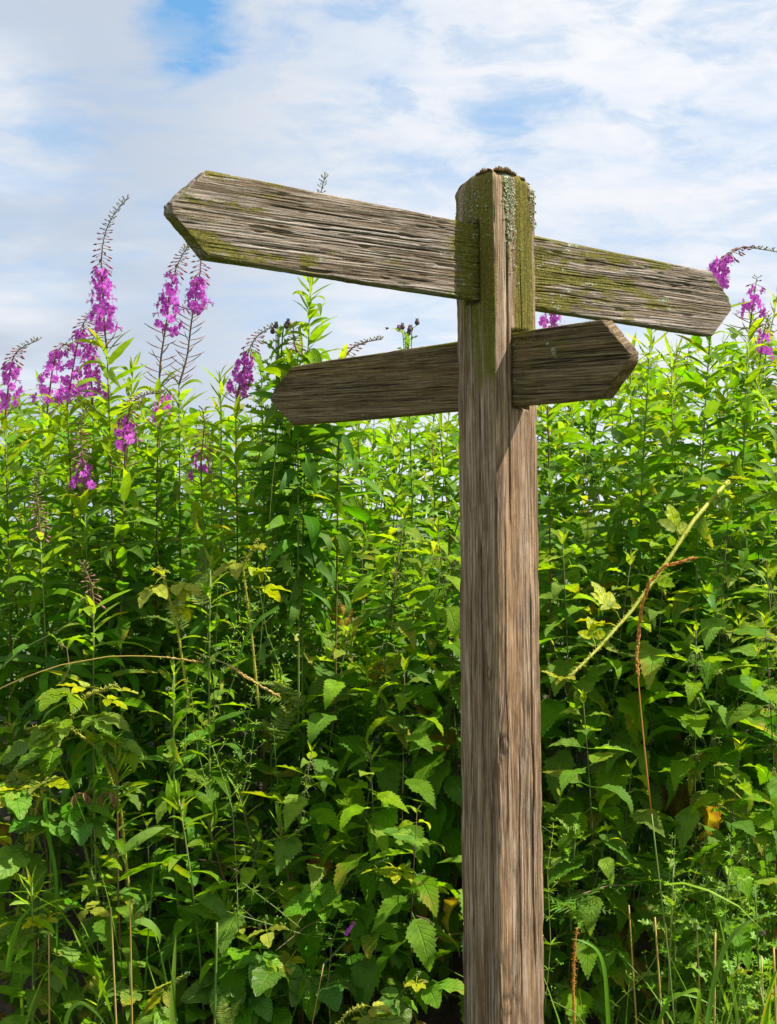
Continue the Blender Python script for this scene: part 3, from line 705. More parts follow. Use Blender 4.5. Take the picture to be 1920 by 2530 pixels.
# ------------------------------------------------------------------ plants
def nettle(base, top, label, group=None, ls=1.0, r=rnd, first=.12, catkins=False, old=0.0, gap=.055, young=.0):
    root = empty('stinging_nettle', base, label, 'nettle', group)
    base = Vector(base); tp = Vector(top) - base; H = tp.length
    pts = curve_pts(tp, (r.uniform(-.06, .06), r.uniform(-.04, .04), 0), 8)
    g = Geo(); g.tube(pts, [.0028 * (1 - .6 * i / 7) for i in range(8)], 5)
    link('stem', g.mesh('stem', M['nettle_stem']), root)
    az = r.uniform(0, 6.28); d = first * H; lv = 0
    ck = Geo() if catkins else None
    n_nodes = max(3, int((H - d) / gap * 1.0))
    for i in range(n_nodes + 1):
        t = i / n_nodes; tt = (first + (1 - first) * (1 - (1 - t) ** 1.35))
        p = at(pts, tt)
        size = ls * (.70 + .55 * math.sin(math.pi * min(1, t * .9 + .12))) * (1 if t < .75 else max(.36, 1 - (t - .75) * 2.4))
        yg = min(1, max(0, (t - .62) / .38)) ** 1.3 * .95 + young
        for sd in (0, math.pi):
            a = az + sd + r.uniform(-.25, .25)
            if t > .93:
                put_leaf('nettle_tip', root, p, a, r.uniform(.5, 1.0), 0, size * 1.9, min(1, yg), r)
            else:
                el = (-.6 + .75 * t) + r.uniform(-.35, .3)
                if math.cos(a + 1.57) > .35 and t < .85: el -= .5 * (1.1 - t)
                if r.random() < old * (1 - t) ** 2: put_leaf('old_leaf', root, p, a, el - .3, r.uniform(-.4, .4), size, r.random(), r)
                else: put_leaf('nettle_leaf', root, p, a, el, r.uniform(-.35, .35), size * r.uniform(.85, 1.12), min(1, yg + r.random() * .14), r)
            if catkins and .3 < t < .93:
                for q in range(3):
                    aa = a + r.uniform(-.9, .9); l = r.uniform(.018, .04)
                    p1 = p + Vector((math.cos(aa) * l * .6, math.sin(aa) * l * .6, -l * .2)); p2 = p1 + Vector((math.cos(aa) * l * .25, math.sin(aa) * l * .25, -l * .8))
                    ck.tube([p, p1, p2], [.0006, .0008, .0006], 3)
                    for j in range(7):
                        c = p.lerp(p1, .5 + j * .1) if j < 4 else p1.lerp(p2, (j - 3) / 4)
                        s_ = r.uniform(.0016, .0028); o_ = Vector((r.uniform(-1, 1), r.uniform(-1, 1), r.uniform(-1, 1))) * .002 + c
                        ck.add([tuple(o_ + Vector(v) * s_) for v in ((1, 0, 0), (-1, 0, 0), (0, 1, 0), (0, -1, 0), (0, 0, 1), (0, 0, -1))],
                               [(0, 2, 4), (2, 1, 4), (1, 3, 4), (3, 0, 4), (2, 0, 5), (1, 2, 5), (3, 1, 5), (0, 3, 5)])
        az += math.pi / 2 + r.uniform(-.2, .2)
    if catkins: link('flower_catkins', ck.mesh('flower_catkins', M['catkin']), root)['kind'] = 'stuff'
    return root

def _petal():
    g = Geo()
    for k in range(4):
        a = k * math.pi / 2 + .2
        v, f, uv = leaf_geo(.0135, .0125, lambda t: [.22, .55, .95, 1.0, .72][int(round(t * 4))], 5, 0, -.5, .15, 0, .05, 0, k)
        g.inst((v, f, uv), Matrix.Rotation(a, 4, 'X') @ Matrix.Rotation(-math.pi / 2 + .42, 4, 'Y'))
    for k in range(5):
        a = k * 1.256; g.tube([(0, 0, 0), (.008, .002 * math.cos(a), .002 * math.sin(a)), (.014, .005 * math.cos(a), .005 * math.sin(a) - .003)], [.0004, .0004, .0008], 3)
    return g.mesh('flower', M['petal'])
FLOWER = [_petal()]
def inflorescence(root, pts, f0, f1, tip_from, r, nfl=22, pods=True, pod0=0.0, thick=.0032, fsc=1.0):
    """pts: raceme axis from leafy stem to tip; flowers between fractions f0..f1, pods below, buds above"""
    n = len(pts)
    g = Geo(); g.tube(pts, [thick * (1 - .7 * i / (n - 1)) for i in range(n)], 5)
    link('flower_stalk', g.mesh('flower_stalk', M['stem_red']), root)
    L = sum((pts[i + 1] - pts[i]).length for i in range(n - 1))
    pod = Geo(); bud = Geo(); tipg = Geo(); az = r.uniform(0, 6)
    if pods and f0 > pod0 + .02:
        k = int((f0 - pod0) * L / .0055)
        for i in range(k):
            t = pod0 + (f0 - pod0) * i / k; p = at(pts, t); az += 2.4
            up = r.uniform(.15, .6); l = r.uniform(.040, .066)
            dr = Vector((math.cos(az), math.sin(az), up)).normalized()
            q = p + dr * l; pod.tube([p, p + dr * l * .35, p + dr * l * .7 + Vector((0, 0, .002)), q + Vector((0, 0, .006))], [.0008, .0014, .0016, .0008], 4)
    nfl = int(nfl * 1.3)
    for i in range(nfl):
        t = f0 + (f1 - f0) * (i + r.random() * .5) / nfl; p = at(pts, t); az += 2.4
        l = r.uniform(.017, .036) * (1.25 - .75 * i / max(1, nfl)); up = r.uniform(-.35, .3)
        dr = Vector((math.cos(az), math.sin(az), up)).normalized(); q = p + dr * l
        pod.tube([p, q], [.0006, .0008], 3)
        o = link('flower', FLOWER[0], root, q, (r.uniform(-1, 1), r.uniform(-.3, .4), az + r.uniform(-.5, .5)), fsc * r.uniform(.9, 1.25) * (1.08 - .3 * i / max(1, nfl))); o.color = (r.random(), 0, 0, 1)
    m = int((1 - f1) * L / .0030)
    for i in range(m):
        t = f1 + (1 - f1) * i / m; u = i / m; p = at(pts, t); az += 2.4
        sz = max(.3, 1 - u * 1.1); l = .019 * sz + .003
        dn = -.55 + u * 1.3
        dr = Vector((math.cos(az), math.sin(az), dn)).normalized(); q = p + dr * l; e = q + (dr + Vector((0, 0, -.35 + u))) .normalized() * (.014 * sz + .004)
        gg = bud if u < .5 else tipg
        gg.tube([p, q, q.lerp(e, .5), e], [.0007, .0010, .0027 * sz + .0010, .0006], 4)
    if pod.n: link('seed_pods', pod.mesh('seed_pods', M['pod']), root)['kind'] = 'stuff'
    if bud.n: link('buds', bud.mesh('buds', M['bud']), root)['kind'] = 'stuff'
    if tipg.n: link('bud_tip', tipg.mesh('bud_tip', M['budtip']), root)['kind'] = 'stuff'

def willow(base, top, label, group=None, ls=1.0, r=rnd, first=.1, gap=.017, tipleaves=True, young=0.0, name='rosebay_willowherb', bend=.05, side=False):
    root = empty(name, base, label, 'willowherb', group)
    base = Vector(base); tp = Vector(top) - base; H = tp.length
    pts = curve_pts(tp, (r.uniform(-bend, bend), r.uniform(-bend, bend), 0), 9)
    g = Geo(); g.tube(pts, [.0042 * (1 - .55 * i / 8) for i in range(9)], 5)
    link('stem', g.mesh('stem', M['stem_red'] if r.random() < .35 else M['stem']), root)
    n = int(H * (1 - first) / gap); az = r.uniform(0, 6)
    for i in range(n):
        t = first + (1 - first) * (i + .5) / n; u = (i + .5) / n
        az += 2.4 + r.uniform(-.35, .35)
        p = at(pts, t)
        yg = max(0, (u - .55) / .45) ** 1.5 * .8 + young + r.random() * .12
        if tipleaves and u > .95: put_leaf('willow_tip', root, p, az, r.uniform(.2, .9), 0, ls * r.uniform(.8, 1.1), min(1, yg), r)
        else:
            el = -.35 + .95 * u + r.uniform(-.3, .3)
            sz = ls * (.65 + .5 * math.sin(math.pi * min(1, .15 + .8 * u))) * r.uniform(.75, 1.12)
            if tipleaves and u > .7: sz *= 1 - (u - .7) * 1.7
            put_leaf('willow_leaf', root, p, az, el, r.uniform(-.6, .6), sz, min(1, yg), r)
    if tipleaves:
        for k in range(9):
            put_leaf('willow_tip', root, at(pts, 1 - .012 * k), k * 2.4 + r.uniform(-.3, .3), 1.25 - .11 * k + r.uniform(-.2, .2), r.uniform(-.4, .4), ls * (.55 + .06 * k), min(1, .75 + young), r)
    return root, pts

def bramble(pts_w, label, group=None, leaves=8, ls=1.0, r=rnd, tip=True, thorns=True, thick=.0035, mat='cane', young=0.1, name='bramble', start=.1):
    base = Vector(pts_w[0]); root = empty(name, base, label, 'bramble', group)
    pts = [Vector(p) - base for p in pts_w]; n = len(pts)
    dense = [at(pts, i / 24) for i in range(25)]
    g = Geo(); g.tube(dense, [thick * (1 - .55 * i / 24) for i in range(25)], 6)
    link('cane', g.mesh('cane', M[mat]), root)
    if thorns:
        L = sum((dense[i + 1] - dense[i]).length for i in range(24)); th = Geo()
        for i in range(int(L / .0014)):
            t = r.random(); p = at(dense, t); a = Vector((r.uniform(-1, 1), r.uniform(-1, 1), r.uniform(-1, 1))).normalized()
            d = (at(dense, min(1, t + .02)) - at(dense, max(0, t - .02))).normalized(); a = (a - d * a.dot(d)).normalized()
            l = r.uniform(.004, .010); th.tube([p, p + a * l - d * l * .15], [.0014, .0003], 3)
        o = link('prickles', th.mesh('prickles', M['cane'] if mat == 'cane' else M[mat]), root); o['kind'] = 'stuff'
    for i in range(leaves):
        t = start + (1 - start) * (i + .5) / leaves; p = at(dense, t); a = -1.57 + r.uniform(-1.7, 1.7)
        k = 'bramble_tip' if (tip and t > .8) else 'bramble_leaf'
        put_leaf(k, root, p, a, r.uniform(-.55, .25), r.uniform(-.35, .35), ls * r.uniform(.8, 1.15), min(1, young + r.random() * .15 + (.75 if k == 'bramble_tip' else 0)), r)
    return root, dense

def thistle(base, top, label, group=None, ls=1.0, r=rnd, heads=0, gap=.022, first=.1, young=0):
    root = empty('creeping_thistle', base, label, 'thistle', group)
    base = Vector(base); tp = Vector(top) - base; H = tp.length
    pts = curve_pts(tp, (r.uniform(-.03, .03), r.uniform(-.03, .03), 0), 8)
    g = Geo(); g.tube(pts, [.004 * (1 - .5 * i / 7) for i in range(8)], 6); link('stem', g.mesh('stem', M['stem']), root)
    n = int(H * (1 - first) / gap); az = r.uniform(0, 6)
    for i in range(n):
        u = (i + .5) / n; az += 2.4 + r.uniform(-.3, .3)
        put_leaf('thistle_leaf', root, at(pts, first + (1 - first) * u), az, -.2 + .9 * u + r.uniform(-.25, .25), r.uniform(-.4, .4), ls * (1.05 - .6 * u) * r.uniform(.8, 1.15), young + u * .4 + r.random() * .2, r)
    for k in range(heads):
        a = r.uniform(0, 6.28); e = pts[-1] + Vector((math.cos(a) * .035 * r.random(), math.sin(a) * .02, r.uniform(-.02, .03)))
        g = Geo(); g.tube([pts[-2], pts[-1].lerp(e, .5), e], [.0016, .0014, .0012], 4)
        hd = Geo(); hd.tube([e, e + Vector((0, 0, .003)), e + Vector((0, 0, .008)), e + Vector((0, 0, .014)), e + Vector((0, 0, .017))], [.003, .0062, .0070, .0050, .003], 8)
        for q in range(14):
            an = q * .45; s = e + Vector((math.cos(an) * .003, math.sin(an) * .003, .015)); hd.tube([s, s + Vector((math.cos(an) * .002, math.sin(an) * .002, .005))], [.0008, .0004], 3)
        for q in range(40):
            an = r.uniform(0, 6.28); z_ = r.uniform(.001, .012); rr_ = .0066 * math.sin(math.pi * (z_ + .004) / .019)
            s = e + Vector((math.cos(an) * rr_, math.sin(an) * rr_, z_)); hd.tube([s, s + Vector((math.cos(an) * .0012, math.sin(an) * .0012, .003))], [.0008, .0002], 3)
        link('head_stalk', g.mesh('head_stalk', M['stem']), root); link('flower_head', hd.mesh('flower_head', M['thistle_head']), root)
    return root

def cleavers(pts_w, label, group=None, r=rnd, gap=.035, ls=1.0, fruit=True, young=.3):
    base = Vector(pts_w[0]); root = empty('cleavers', base, label, 'cleavers', group)
    pts = [Vector(p) - base for p in pts_w]; dense = [at(pts, i / 16) for i in range(17)]
    L = sum((dense[i + 1] - dense[i]).length for i in range(16)); g = Geo(); g.tube(dense, .0011, 4)
    fr = Geo(); k = max(2, int(L / gap))
    for i in range(k):
        t = (i + .7) / k; p = at(dense, t); d = (at(dense, t + .03) - at(dense, t - .03)).normalized()
        q = Vector((0, 0, 1)).rotation_difference(d)
        o = put_leaf('whorl', root, p, 0, 0, 0, ls * r.uniform(.75, 1.2) * (1.1 - .5 * t), min(1, young + r.random() * .3 + t * .2), r, name='leaf_whorl')
        o.rotation_euler = (q @ Matrix.Rotation(r.uniform(0, 6), 3, 'Z').to_quaternion()).to_euler()
        if fruit and r.random() < .6:
            a = r.uniform(0, 6.28); l = r.uniform(.015, .04); e = p + Vector((math.cos(a) * l, math.sin(a) * l, l * .7))
            g.tube([p, e], .0006, 3)
            for j in range(3):
                b = e + Vector((r.uniform(-1, 1), r.uniform(-1, 1), r.uniform(-.2, 1))) * .010; g.tube([e, b], .0005, 3)
                fr.tube([b - Vector((0, 0, .002)), b - Vector((0, 0, .001)), b + Vector((0, 0, .001)), b + Vector((0, 0, .002))], [.0008, .002, .002, .0008], 6)
    link('stem', g.mesh('stem', M['stem']), root)
    if fr.n: link('burrs', fr.mesh('burrs', M['cleavers']), root)['kind'] = 'stuff'
    return root

def grass_tuft(base, label, group=None, n=9, h=.35, r=rnd, young=.2, spread=.5, wd=.0035, az0=None):
    root = empty('grass_tuft', base, label, 'grass', group)
    for i in range(n):
        a = r.uniform(0, 6.28) if az0 is None else az0 + r.gauss(0, .6)
        L = h * r.uniform(.6, 1.15); sp = spread * r.uniform(.3, 1.3); x = 0; z = 0; th = math.pi / 2 - sp * .2; pts = []
        b = Vector((r.uniform(-.03, .03), r.uniform(-.03, .03), -.01))
        m = 9
        for j in range(m):
            pts.append(b + Vector((math.cos(a) * x, math.sin(a) * x, z))); th -= sp * (.1 + .5 * (j / m) ** 1.5); x += L / m * math.cos(th); z += L / m * math.sin(th)
        w_ = wd * r.uniform(.7, 1.3); g = Geo()
        g.blade(pts, [w_ * max(.08, (1 - (j / (m - 1)) ** 2.2)) * (.7 + .3 * min(1, j / 2)) for j in range(m)], (math.cos(a + 1.57) * .2, math.sin(a + 1.57) * .2, 1))
        o = link('blade', g.mesh('blade', M['grass']), root); o.color = (min(1, young + r.random() * .3), 0, 0, 1)
    return root
def stalk(pts_w, rad, mat, label, name='cut_stalk', cat='stalk', group=None, tipmat=None, tipfrac=.3):
    base = Vector(pts_w[0]); root = empty(name, base, label, cat, group)
    pts = [Vector(p) - base for p in pts_w]; d = [at(pts, i / 12) for i in range(13)]
    k = int(12 * (1 - tipfrac)) if tipmat else 12
    g = Geo(); g.tube(d[:k + 1], [rad * (1 - .25 * i / 12) for i in range(k + 1)], 5); link('stem', g.mesh('stem', M[mat]), root)
    if tipmat:
        g = Geo(); g.tube(d[k:], [rad * (1 - .25 * i / 12) * (1.02 if i == k else 1) for i in range(k, 13)], 5); link('dry_tip', g.mesh('dry_tip', M[tipmat]), root)
    return root, d
def seed_head(root, pts, f0, mat, r, n=60, ln=.009, spread=.35, fat=.0017):
    g = Geo()
    for i in range(n):
        t = f0 + (1 - f0) * (i / n) ; p = at(pts, t); d = (at(pts, min(1, t + .03)) - at(pts, max(0, t - .03))).normalized()
        a = Vector((r.uniform(-1, 1), r.uniform(-1, 1), r.uniform(-1, 1))); a = (a - d * a.dot(d)).normalized()
        dr = (d + a * spread * r.uniform(.3, 1.4)).normalized(); l = ln * r.uniform(.6, 1.3)
        s = p + a * .001
        g.tube([s, s + dr * l * .4, s + dr * l], [.0004, fat, .0003], 4)
    link('seed_head', g.mesh('seed_head', M[mat]), root)['kind'] = 'stuff'

def top_profile(px):
    return float(np.interp(px, [-500, 0, 200, 420, 560, 700, 900, 1120, 1340, 1480, 1600, 1750, 1920, 2400],
                           [965, 965, 960, 985, 1000, 1010, 1015, 1000, 945, 885, 850, 815, 800, 800]))

# ------------------------------------------------------------------ the weed bank
def ground_pt(x, y): return Vector((x, y, gz(x, y) - .01))
LAYER = {'A': 'low in front', 'B': 'in the front rows', 'C': 'in the middle rows', 'D': 'in the back rows', 'E': 'at the very back against the sky'}
ZONE = [(150, 'at the left edge'), (400, 'below the tallest flower spike'), (650, 'below the upper left arm tip'), (950, 'below the lower left arm'), (1235, 'close left of the post'),
        (1500, 'close right of the post'), (1750, 'below the upper right arm'), (9999, 'at the right edge')]
KIND = {'nettle': 'stinging nettle', 'nettle_f': 'flowering nettle', 'willow': 'flowerless willowherb', 'thistle': 'spiny thistle'}
def lab(kind, px, layer):
    zone = next(z for lim, z in ZONE if px < lim)
    return f'{KIND[kind]} {LAYER[layer]}, {zone}', f'{KIND[kind]} patch {LAYER[layer]}, {zone}'
r = random.Random(21)
ROWS = [ # layer, depth range, px step, top px row, spread of the top
    ('E', 4.75, 5.5, 46, 5, 60), ('D', 4.25, 4.75, 68, 150, 80), ('C', 3.85, 4.25, 76, 340, 110), ('C', 3.72, 3.95, 96, 500, 100), ('B', 3.45, 3.75, 86, 640, 90), ('A', 3.22, 3.45, 108, 880, 110)]
for layer, d0, d1, step, down, spread in ROWS:
    px = -190 + r.uniform(0, step)
    while px < 2120:
        q = px + r.uniform(-.4, .4) * step; d = r.uniform(d0, d1); px += step
        tp = top_profile(q) + down + r.uniform(-spread, spread) * .6 + (20 if layer == 'E' else 0) - (r.uniform(40, 110) if layer in 'DE' and r.random() < .28 else 0)
        left, right = q < 600, q > 1300
        if layer in 'AB' and (q < -60 or q > 1990): continue
        u = r.random()
        if layer in 'ED': kind = 'willow' if u < (.8 if not right else .55) else 'nettle'
        elif layer == 'C': kind = 'willow' if u < (.85 if left else .35 if not right else .12) else 'nettle'
        elif layer == 'B': kind = 'willow' if u < (.65 if left else .08) else 'nettle'
        else: kind = 'willow' if u < (.45 if left else .05) else 'nettle'
        if layer == 'A':
            if 800 < q < 1120 and r.random() < .75: continue
            if 1340 < q < 1720 and r.random() < .45: continue
            if q > 1700: kind = 'thistle'; tp = r.uniform(2050, 2250)
            else: tp = r.uniform(1900, 2150)
        if layer == 'B':
            if left: tp += 110
            tp += r.uniform(-40, 130)
        top = P(q, tp, d); b = ground_pt(top.x + r.uniform(-.2, .2), d + r.uniform(0, .14))
        if top.z - b.z < .3: top.z = b.z + .3
        ck_ = kind == 'nettle' and r.random() < .35 and layer != 'A'
        l, gname = lab('nettle_f' if ck_ else kind, q, layer)
        if kind == 'nettle':
            nettle(b, top, l, gname, ls=r.uniform(.9, 1.2) * (1.0 if layer in 'DE' else 1.15), r=r, first=.22 if layer in 'DE' else .5 if (layer == 'B' and 800 < q < 1130) else .38 if (layer == 'B' and 1340 < q < 1700) else .12, catkins=ck_, old=.13 if layer in 'ABC' else 0, gap=.05)
        elif kind == 'willow':
            willow(b, top, l, gname, ls=r.uniform(.85, 1.15), r=r, first=.35 if layer in 'DE' else .15, gap=.0185 if layer in 'DE' else .017, young=.07 if layer in 'DE' else 0)
        else: thistle(b, top, l, gname, ls=r.uniform(.7, 1.0), r=r)

# flowering willowherbs: pixel path of the flower stalk from the leafy stem to the tip, its depth, span of the open flowers
def spike(path, d, f0, f1, label, nfl, leafy_top=None, leafgap=.012, foot=None, pods=True, ls=1.2, first=.3, fsc=1.0, dd=0.0, taper=False):
    w_ = [P(x, y, d + dd * i) for i, (x, y) in enumerate(path)]
    # smooth the axis
    pts = [w_[0]]
    for i in range(len(w_) - 1):
        p0 = w_[max(0, i - 1)]; p1 = w_[i]; p2 = w_[i + 1]; p3 = w_[min(len(w_) - 1, i + 2)]
        for k in range(1, 5):
            t = k / 4; pts.append(.5 * ((2 * p1) + (p2 - p0) * t + (2 * p0 - 5 * p1 + 4 * p2 - p3) * t * t + (-p0 + 3 * p1 - 3 * p2 + p3) * t ** 3))
    s = pts[0]; fx = P(foot if foot is not None else path[0][0], 1500, d).x
    b = ground_pt(fx, d + .05)
    root, st = willow(b, s, label, 'flowering willowherbs', ls=ls, r=r, first=first, gap=leafgap, tipleaves=taper, name='flowering_willowherb', bend=.02)
    if nfl >= 0: inflorescence(root, [p - b for p in pts], f0, f1, 0, r, nfl, pods, fsc=fsc)
    return root
spike([(264, 860), (258, 810), (255, 750), (252, 690), (250, 640), (258, 580), (280, 530), (313, 490)], 3.75, .12, .50, 'tallest flowering willowherb, magenta spike with a long dark tip, far left', 34, foot=250, leafgap=.011, pods=True, ls=1.25)
spike([(392, 960), (398, 880), (412, 790), (418, 730), (432, 670), (450, 630), (465, 608)], 3.85, .28, .66, 'magenta willowherb spike just left of the upper left arm tip, leaning right', 24, foot=388, first=.4, ls=1.15)
spike([(442, 950), (462, 880), (472, 800), (484, 730), (494, 670), (498, 600), (506, 540)], 3.9, .42, .62, 'magenta willowherb spike right under the upper left arm tip, long seed pods below', 24, foot=430, first=.4, ls=1.15)
spike([(165, 1010), (172, 960), (185, 880), (198, 820), (215, 785), (250, 760)], 3.9, .10, .62, 'bushy magenta willowherb spike close left of the tallest one', 24, foot=168, first=.4)
spike([(115, 1030), (122, 970), (130, 910), (142, 870), (160, 850), (175, 862)], 4.0, .12, .62, 'short magenta willowherb spike with a nodding top, second from the left edge', 20, foot=118, first=.4)
spike([(228, 1000), (226, 950), (222, 890), (224, 850), (240, 820), (262, 800)], 3.85, .10, .60, 'magenta willowherb spike tucked behind the leaves of the tallest one', 22, foot=232, first=.4)
spike([(12, 1040), (18, 980), (24, 920), (34, 880), (55, 858), (95, 840)], 3.8, .12, .5, 'magenta willowherb spike at the left picture edge, tip bent right', 18, foot=10, first=.4)
spike([(582, 1000), (592, 950), (604, 900), (622, 850), (645, 822), (682, 805)], 3.85, .12, .52, 'magenta willowherb spike left of the thistle, tip bent over to the right', 22, foot=578, first=.4, ls=1.15)
spike([(308, 1160), (311, 1090), (316, 1030), (330, 992), (360, 975), (400, 972)], 3.7, .15, .38, 'low willowherb with a few magenta flowers and a tip bent flat', 12, foot=310, first=.35)
spike([(208, 1230), (206, 1180), (202, 1120), (200, 1060), (210, 1010)], 3.68, .15, .42, 'low willowherb with a handful of magenta flowers below the tallest one', 8, foot=212, first=.35)
spike([(498, 1200), (497, 1150), (500, 1100), (505, 1050), (500, 1010)], 3.72, .1, .4, 'low willowherb with three or four magenta flowers left of the lower left arm', 6, foot=496, first=.35)
spike([(395, 1060), (398, 1020), (405, 990), (420, 965)], 4.0, .15, .75, 'pale pink willowherb half hidden between the taller spikes', 10, foot=392, first=.5)
spike([(768, 690), (772, 640), (778, 590), (788, 500), (803, 432)], 3.75, .4, .42, 'tall leafy willowherb behind the upper left arm, bud tip showing above it', 0, foot=756, leafgap=.0085, pods=False, first=.5, ls=1.3, taper=True)
spike([(1762, 730), (1770, 690), (1786, 645), (1830, 612), (1880, 615), (1950, 628)], 3.7, .12, .45, 'willowherb behind the upper right arm tip, flowers then a tip bent flat to the right', 20, foot=1720, pods=False, first=.5)
spike([(1850, 830), (1856, 790), (1862, 740), (1872, 682)], 3.75, .45, .85, 'willowherb at the right edge with few flowers and long pods', 9, foot=1826, first=.4, leafgap=.009, ls=1.15)
spike([(1352, 900), (1360, 830), (1368, 780), (1378, 740)], 3.7, .45, .85, 'willowherb flowers peeping out under the upper right arm beside the post', 10, foot=1350, first=.5, pods=False)
spike([(1872, 960), (1880, 880), (1888, 820), (1900, 780)], 4.3, .3, .7, 'far pink willowherb at the right edge behind the others', 8, foot=1870, first=.5)
# bent over bud tips, gone past flowering
for path, d, f, l in [([(735, 870), (728, 850), (724, 820), (728, 800)], 3.7, 730, 'stubby brown bud stalk on the left arm side of the thistle'),
                      ([(840, 900), (870, 860), (905, 845), (945, 838)], 3.8, 820, 'side shoot with a bud tip reaching right above the lower left arm'),
                      ([(100, 1330), (95, 1260), (88, 1210), (96, 1170)], 3.62, 108, 'pale green bud spike among the leaves at the far left'),
                      ([(232, 1490), (224, 1440), (212, 1410), (205, 1392)], 3.5, 240, 'short brown bud stalk in the middle of the left leaves')]:
    spike(path, d, 0.02, .04, l, 0, foot=f, pods=False, first=.6)
# dark leafy willowherbs right of the post
for px, py, d, l in [(705, 890, 4.25, 'bushy willowherb beside the thistle behind the lower left arm tip'), (745, 860, 4.3, 'bushy bright willowherb between thistle and tall leafy willowherb'), (880, 1030, 4.5, 'leafy willowherb rising under the middle of the lower left arm'), (975, 1040, 4.4, 'leafy willowherb rising under the lower left arm near the post'), (1085, 1040, 4.5, 'leafy willowherb directly left of the post under the lower arm'), (545, 930, 4.2, 'leafy willowherb between the flower spikes and the thistle'), (330, 905, 4.1, 'leafy willowherb right of the tallest flower spike'), (1610, 820, 3.8, 'dark broad leaved willowherb under the upper right arm'), (1560, 870, 3.95, 'willowherb with drooping dark leaves right of the lower right arm'), (1660, 880, 4.0, 'willowherb standing between the dark one and the right edge')]:
    willow(ground_pt(P(px, 1400, d).x, d), P(px, py, d), l, None, ls=1.25, r=r, first=.3, gap=.012 if px > 1200 else .018, name='leafy_willowherb', young=0 if px > 1200 else .1)
# thistles against the sky
thistle(ground_pt(P(672, 1300, 3.8).x, 3.8), P(690, 810, 3.75), 'thistle with brown flower heads against the sky, left of the tall leafy willowherb', None, 1.05, r, 4, .017, .45, .3)
thistle(ground_pt(P(1000, 1300, 3.9).x, 3.9), P(1005, 822, 3.9), 'thistle with brown flower heads above the lower left arm', None, .85, r, 6, .018, .5, .3)
thistle(ground_pt(P(640, 1300, 3.85).x, 3.85), P(645, 880, 3.85), 'leafy thistle behind the tip of the lower left arm', None, 1.1, r, 0, .017, .4, .2)

# brambles
def bramble_px(path, d0, d1, label, **kw):
    n = len(path); return bramble([P(x, y, d0 + (d1 - d0) * i / (n - 1)) for i, (x, y) in enumerate(path)], label, **kw)
root, dense = bramble_px([(1800, 1190), (1760, 1232), (1715, 1285), (1640, 1400), (1560, 1510), (1480, 1600), (1400, 1680)], 3.55, 3.12, 'long yellow green bramble shoot slanting down to the post, very prickly', leaves=0, thick=.0068, r=r, tip=True)
for t, az, el, k, s, w_, yg in [(.02, -1.2, .1, 'bramble_leaf', .8, 0, .3), (.05, -2.4, .2, 'bramble_leaf', .8, 2, .35), (.0, -.3, .3, 'bramble_leaf', .8, 3, .3), (.10, -1.7, -.3, 'bramble_leaf', .6, 1, .4), (.42, 1.9, 1.25, 'bramble_leaf', .8, 2, .8), (.44, 2.9, .35, 'bramble_leaf', .7, 0, .45), (.40, 2.3, .2, 'bramble_leaf', .6, 3, .3), (.58, .5, .45, 'bramble_leaf', .68, 2, .45),
                                (.72, 2.3, .8, 'bramble_tip', 1.5, 2, .9), (.74, 3.0, .2, 'bramble_tip', 1.2, 1, .9), (.85, 1.9, 1.1, 'bramble_tip', 1.0, 0, 1.0), (1.0, 3.4, .3, 'bramble_tip', .8, 2, 1.0), (.97, 4.0, -.2, 'bramble_tip', .8, 1, 1.0)]:
    put_leaf(k, root, at(dense, t), az, el, r.uniform(-.3, .3), s, yg, r, w_)
BR = [([(60, 2300), (90, 2000), (150, 1820), (210, 1720), (290, 1690)], 3.35, 3.18, 'bramble with large pale leaves low on the left', dict(leaves=9, ls=1.25, young=.22, start=.35)),
      ([(330, 2300), (300, 2000), (250, 1850), (160, 1790), (60, 1800)], 3.4, 3.2, 'bramble with broad leaves under the pale one at the left edge', dict(leaves=8, ls=1.15, young=.12, start=.35)),
      ([(20, 2400), (60, 2150), (80, 2000), (40, 1900)], 3.35, 3.15, 'dark bramble in the left bottom corner', dict(leaves=7, ls=1.3, young=0, start=.2)),
      ([(640, 2480), (740, 2440), (860, 2320), (960, 2230), (1050, 2150)], 3.25, 3.3, 'bramble with round leaves in the dark hollow beside the post', dict(leaves=7, ls=1.2, young=.0, mat='stem', start=.15)),
      ([(700, 2700), (800, 2570), (860, 2500), (900, 2480)], 3.05, 3.0, 'bright bramble leaves at the bottom edge left of the post', dict(leaves=6, ls=1.1, young=.45, start=.3)),
      ([(560, 2560), (640, 2400), (700, 2350), (760, 2330)], 3.3, 3.25, 'shaded bramble low in the middle of the bank', dict(leaves=6, ls=1.3, young=0, mat='stem', start=.2)),
      ([(640, 1750), (620, 1550), (600, 1400), (640, 1330)], 3.55, 3.45, 'yellowish bramble tip among the willowherbs left of centre', dict(leaves=6, ls=.8, young=.6, start=.5)),
      ([(470, 1760), (440, 1560), (410, 1440), (390, 1400)], 3.5, 3.4, 'golden bramble tip in the left willowherbs', dict(leaves=6, ls=.75, young=.75, start=.5)),
      ([(2010, 1400), (1950, 1270), (1880, 1200), (1830, 1185)], 3.6, 3.5, 'bramble with pale leaves at the right edge', dict(leaves=8, ls=.95, young=.25, start=.3, thick=.002, thorns=False, mat='stem')),
      ([(1640, 2560), (1560, 2400), (1530, 2330), (1500, 2310)], 3.35, 3.3, 'dark bramble in the hollow right of the post', dict(leaves=5, ls=1.2, young=0, mat='stem', start=.3)),
      ([(1420, 2600), (1416, 2450), (1418, 2360), (1425, 2290)], 3.05, 3.05, 'dark red prickly bramble stub right of the post foot', dict(leaves=0, thick=.0035, mat='rust', tip=False))]
